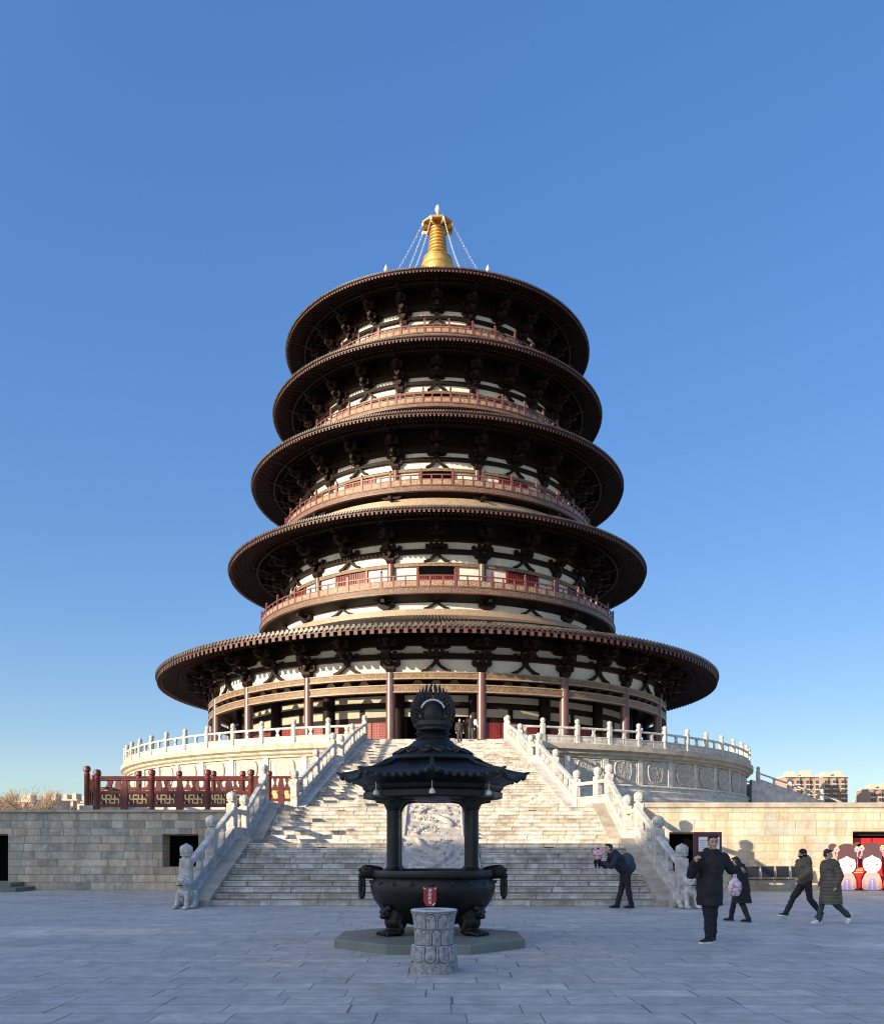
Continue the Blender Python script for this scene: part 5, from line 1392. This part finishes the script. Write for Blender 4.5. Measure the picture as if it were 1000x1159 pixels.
# two people at the top of the stairs
J = base_J(anL=(-.09,-.05,.09), knL=(-.1,-.1,.5), anR=(.1,.08,.09))
person('person in brown jacket coming down the top of the stairs', (1.12,56.1,8.05), R_(8), .98, J, dict(jacket='brown_coat', trousers='dark_trousers', shoe='shoe_black', sole='shoe_black', puff=1.35), voxel=.018)
J = base_J(elL=(-.3,-.05,1.2), wrL=(-.42,-.15,1.3))
person('person in dark clothes with pale blue sleeve beside the pagoda column at the stair top', (1.92,58.6,8.6), R_(-5), 1.02, J, dict(jacket='black_cloth', trousers='green_cloth', shoe='shoe_black', sole='shoe_black', puff=1.3), voxel=.018)
rb = thing('shoulder_bag', 'pale blue bag at the shoulder of the person by the column', 'bag', (2.22,58.45,9.75))
mb = MB(); mb.ell((0,0,.12),(.15,.1,.22)); mb.limb((.1,0,-.02),(.16,0,-.2),.06,.04); fused(mb, 'sack', M['pale_blue'], rb, .02, 2)

# ------------------------------------------------------------------ far buildings
M['apt_wall'] = plain('apt_wall', (.33,.245,.20), .8, .15, .05, 0); M['apt_pale'] = plain('apt_pale', (.55,.45,.36), .8, .15, .05, 0); M['apt_glass'] = plain('apt_glass', (.05,.06,.08), .25, .3, .2, 0)
def apartment(label, px0, px1, ytop, dist, floors, bays, step=0, mat='apt_wall', grp='apartment towers beyond the terrace'):
    X0, X1 = (px0-500)/1000*dist, (px1-500)/1000*dist; Hh = EYE+(960-ytop)/1000*dist
    b = thing('apartment_tower' if floors > 6 else 'low_building', label, 'building', ((X0+X1)/2, dist, 0), 0, grp); w = (X1-X0)/2
    mb = MB(); mb.box(-w, w, 0, 14, 0, Hh); fh = Hh/(floors+.6); bw = 2*w/bays
    for i in range(0, bays, 2): mb.box(-w+i*bw+.1*bw, -w+(i+1)*bw-.1*bw, -1.2, 0, 0, Hh-.3)
    mb.obj('wall', M[mat], b)
    mb = MB(); mb.box(-w-.3,w+.3,-1.5,14,Hh,Hh+.6); mb.box(-w*.7,-w*.3,2,8,Hh+.6,Hh+3); mb.box(w*.2,w*.65,2,8,Hh+.6,Hh+3.4); mb.obj('roof', M['apt_pale'], b)
    win = None
    for i in range(bays):
        for j in range(floors):
            y = -1.22 if i % 2 == 0 else -.02; loc = (-w+(i+.5)*bw, y, (j+.35)*fh)
            if win is None:
                mb = MB(); mb.box(-bw*.3,bw*.3,-.05,.05,0,fh*.55); win = mb.obj('window', M['apt_glass'], b, loc)
            else: dupmesh(win, b, loc)
    if floors > 6:
        for i in range(0, bays, 2):
            mb = MB()
            for j in range(floors): mb.box(-w+i*bw+.02, -w+(i+1)*bw-.02, -1.9, -1.2, j*fh+.02*fh, j*fh+.22*fh)
            mb.obj('balcony_parapets', M['apt_pale'], b)
    return b
apartment('tall brown apartment tower, left one of the pair beyond the right terrace', 888, 926, 880, 420, 14, 7)
apartment('tall brown apartment tower, right one of the pair beyond the right terrace', 931, 959, 880, 440, 15, 6)
apartment('brown apartment block with one lower wing behind the two towers', 905, 945, 884, 470, 13, 7)
apartment('apartment block cut off by the right edge of the photo', 983, 1010, 894, 460, 11, 6)
apartment('far low pinkish building with dark windows on the left horizon', 44, 64, 907, 380, 4, 6, mat='apt_pale', grp='low buildings on the left horizon')
apartment('far pinkish building with three dark window columns near the red fence', 66, 88, 906.5, 400, 4, 6, mat='apt_pale', grp='low buildings on the left horizon')
apartment('far low tan building behind the bare trees at left edge', -6, 40, 908.5, 370, 3, 9, grp='low buildings on the left horizon')
apartment('far pale building between the bare trees and the red fence', 88, 108, 909, 390, 3, 5, mat='apt_pale', grp='low buildings on the left horizon')
cr = thing('tower_crane', 'tiny tower crane on the left horizon beside the red fence', 'crane', ((91-500)*.6, 600, 0))
mb = MB(); mb.box(-.35,.35,-.35,.35,0,37.5); mb.obj('mast', M['steel'], cr); mb = MB(); mb.box(-4,1.6,-.3,.3,35.6,36.2); mb.tube([(0,0,37.5),(-3.5,0,36.1)], .15, 4); mb.obj('jib', M['steel'], cr)
# bare trees
M['bark'] = plain('bark', (.36,.27,.19), .85, .3, 4, .2, 20, .02); M['dry_leaf'] = plain('dry_leaf', (.50,.33,.13), .8, .3, 1, 0)
def bare_tree(label, loc, h, seed, spread=.42):
    r_ = random.Random(seed); root = thing('bare_tree', label, 'tree', loc, 0, 'bare trees above the left wall'); mt = MB(); mc = MB()
    def grow(mb, p, d, L, r, lev):
        q = p+d*L; mid = p+d*L*.5+V((r_.uniform(-1,1),r_.uniform(-1,1),0))*L*.05
        (mt if lev < 2 else mc).tube([p, mid, q], [r, r*.85, r*.68], 5 if lev < 3 else 3, cap=False)
        if lev >= 6: return
        for k in range(3 if lev < 5 else 4):
            a = r_.uniform(0, 2*pi); s_ = spread*r_.uniform(.6,1.3)
            nd = (d+V((cos(a)*s_, sin(a)*s_, r_.uniform(-.05,.25)))).normalized()
            grow(mb, q if k else mid.lerp(q,.6), nd, L*r_.uniform(.62,.82), r*.6, lev+1)
    grow(mt, V((0,0,0)), V((r_.uniform(-.1,.1),0,1)).normalized(), h*.27, h*.019, 0)
    mt.obj('trunk', M['bark'], root); mc.obj('crown', M['bark'], root)
tl = [('bare tree at the left edge of the photo above the wall', 2, 95, 8.4, 5),('bare tree with twiggy crown, second from the left edge', 15, 99, 9.0, 12),('bare tree with tallest thin branches in the middle of the row', 33, 97, 10.0, 23),('bare tree nearest the red fence at right end of the row', 50, 102, 8.6, 31),('lower bare tree between the two left ones', 24, 108, 8.8, 44),('low bare tree bending right toward the far pink buildings', 42, 110, 8.6, 52)]
for lab, px, d, h, sd_ in tl: bare_tree(lab, ((px-500)*d/1000, d, 0), h, sd_)
mb = MB(); r_ = random.Random(3)
for i in range(1500):
    x = r_.uniform(-56,-38); y = r_.uniform(112,116); z = 3+r_.uniform(0,2.2)*(.6+.4*sin(x*1.7)); s_ = r_.uniform(.15,.35); a = r_.uniform(0,6.3); b = r_.uniform(-.8,.8)
    u = V((cos(a),sin(a),b))*s_; w = V((-sin(a)*.3,cos(a)*.3,1)).normalized()*s_; c = V((x,y,z)); mb.quad(c-u-w, c+u-w, c+u+w, c-u+w)
struct(mb.obj('hedge', M['dry_leaf']), 'yellowish dry hedge below the bare trees', 'stuff')

# ------------------------------------------------------------------ unseen building added behind the viewer, cut to shape the plaza's shade
gh = thing('shade_building', 'long unseen building added behind the viewer to shade the plaza', 'building', (-60,-30,0))
mb = MB()
def slab(x0, x1, z0, z1): mb.box(x0+60, x1+60, -2, 0, z0, z1)
T0 = 24.85
# shadow height profile; light slots let thin streaks reach the paving
slots = [(-72.2,-58,20.9,.6),(-71.5,-63,22.25,.3),(-69.5,-62.5,18.3,.9),(-53.2,-51.2,16.7,.8),(-54.2,-52.2,17.5,.9),(-55.4,-53.4,18.4,.8),(-51,-48.2,15.0,.7),(-47,-42,15.0,.7),(-61.8,-57.5,17.1,.6),(-40,-37.5,16.6,.6),(-66,-60,20.2,.5),(-47.5,-43.5,18.8,.55),(-58,-55.5,15.9,.5)]
segs = [(-101,-90,28.9),(-90,-88,27.9),(-88,-86,28.8),(-86,-84.3,28.0),(-84.3,-73.9,T0-.1),(-73.9,-73.5,23.6),(-73.5,-72.9,22.2),(-72.9,-72.6,23.7),(-72.6,-72.3,22.6),(-72.3,-37,T0)]
for x0, x1, top in segs:
    xs = sorted({x0,x1} | {min(max(s_[q],x0),x1) for s_ in slots for q in (0,1)})
    for a, b in zip(xs, xs[1:]):
        if b-a < .01: continue
        hs = sorted([(s_[2], s_[2]+s_[3]) for s_ in slots if s_[0] < (a+b)/2 < s_[1]]); z = 0
        for h0, h1 in hs:
            slab(a, b, z, h0); z = h1
        slab(a, b, z, top)
mb.obj('wall', M['plaster'], gh)
mb = MB()
for k in range(7): mb.box(-38+9.2*k, -37.2+9.2*k, .01, .8, 0, T0-2)
mb.obj('buttresses', M['plaster'], gh)
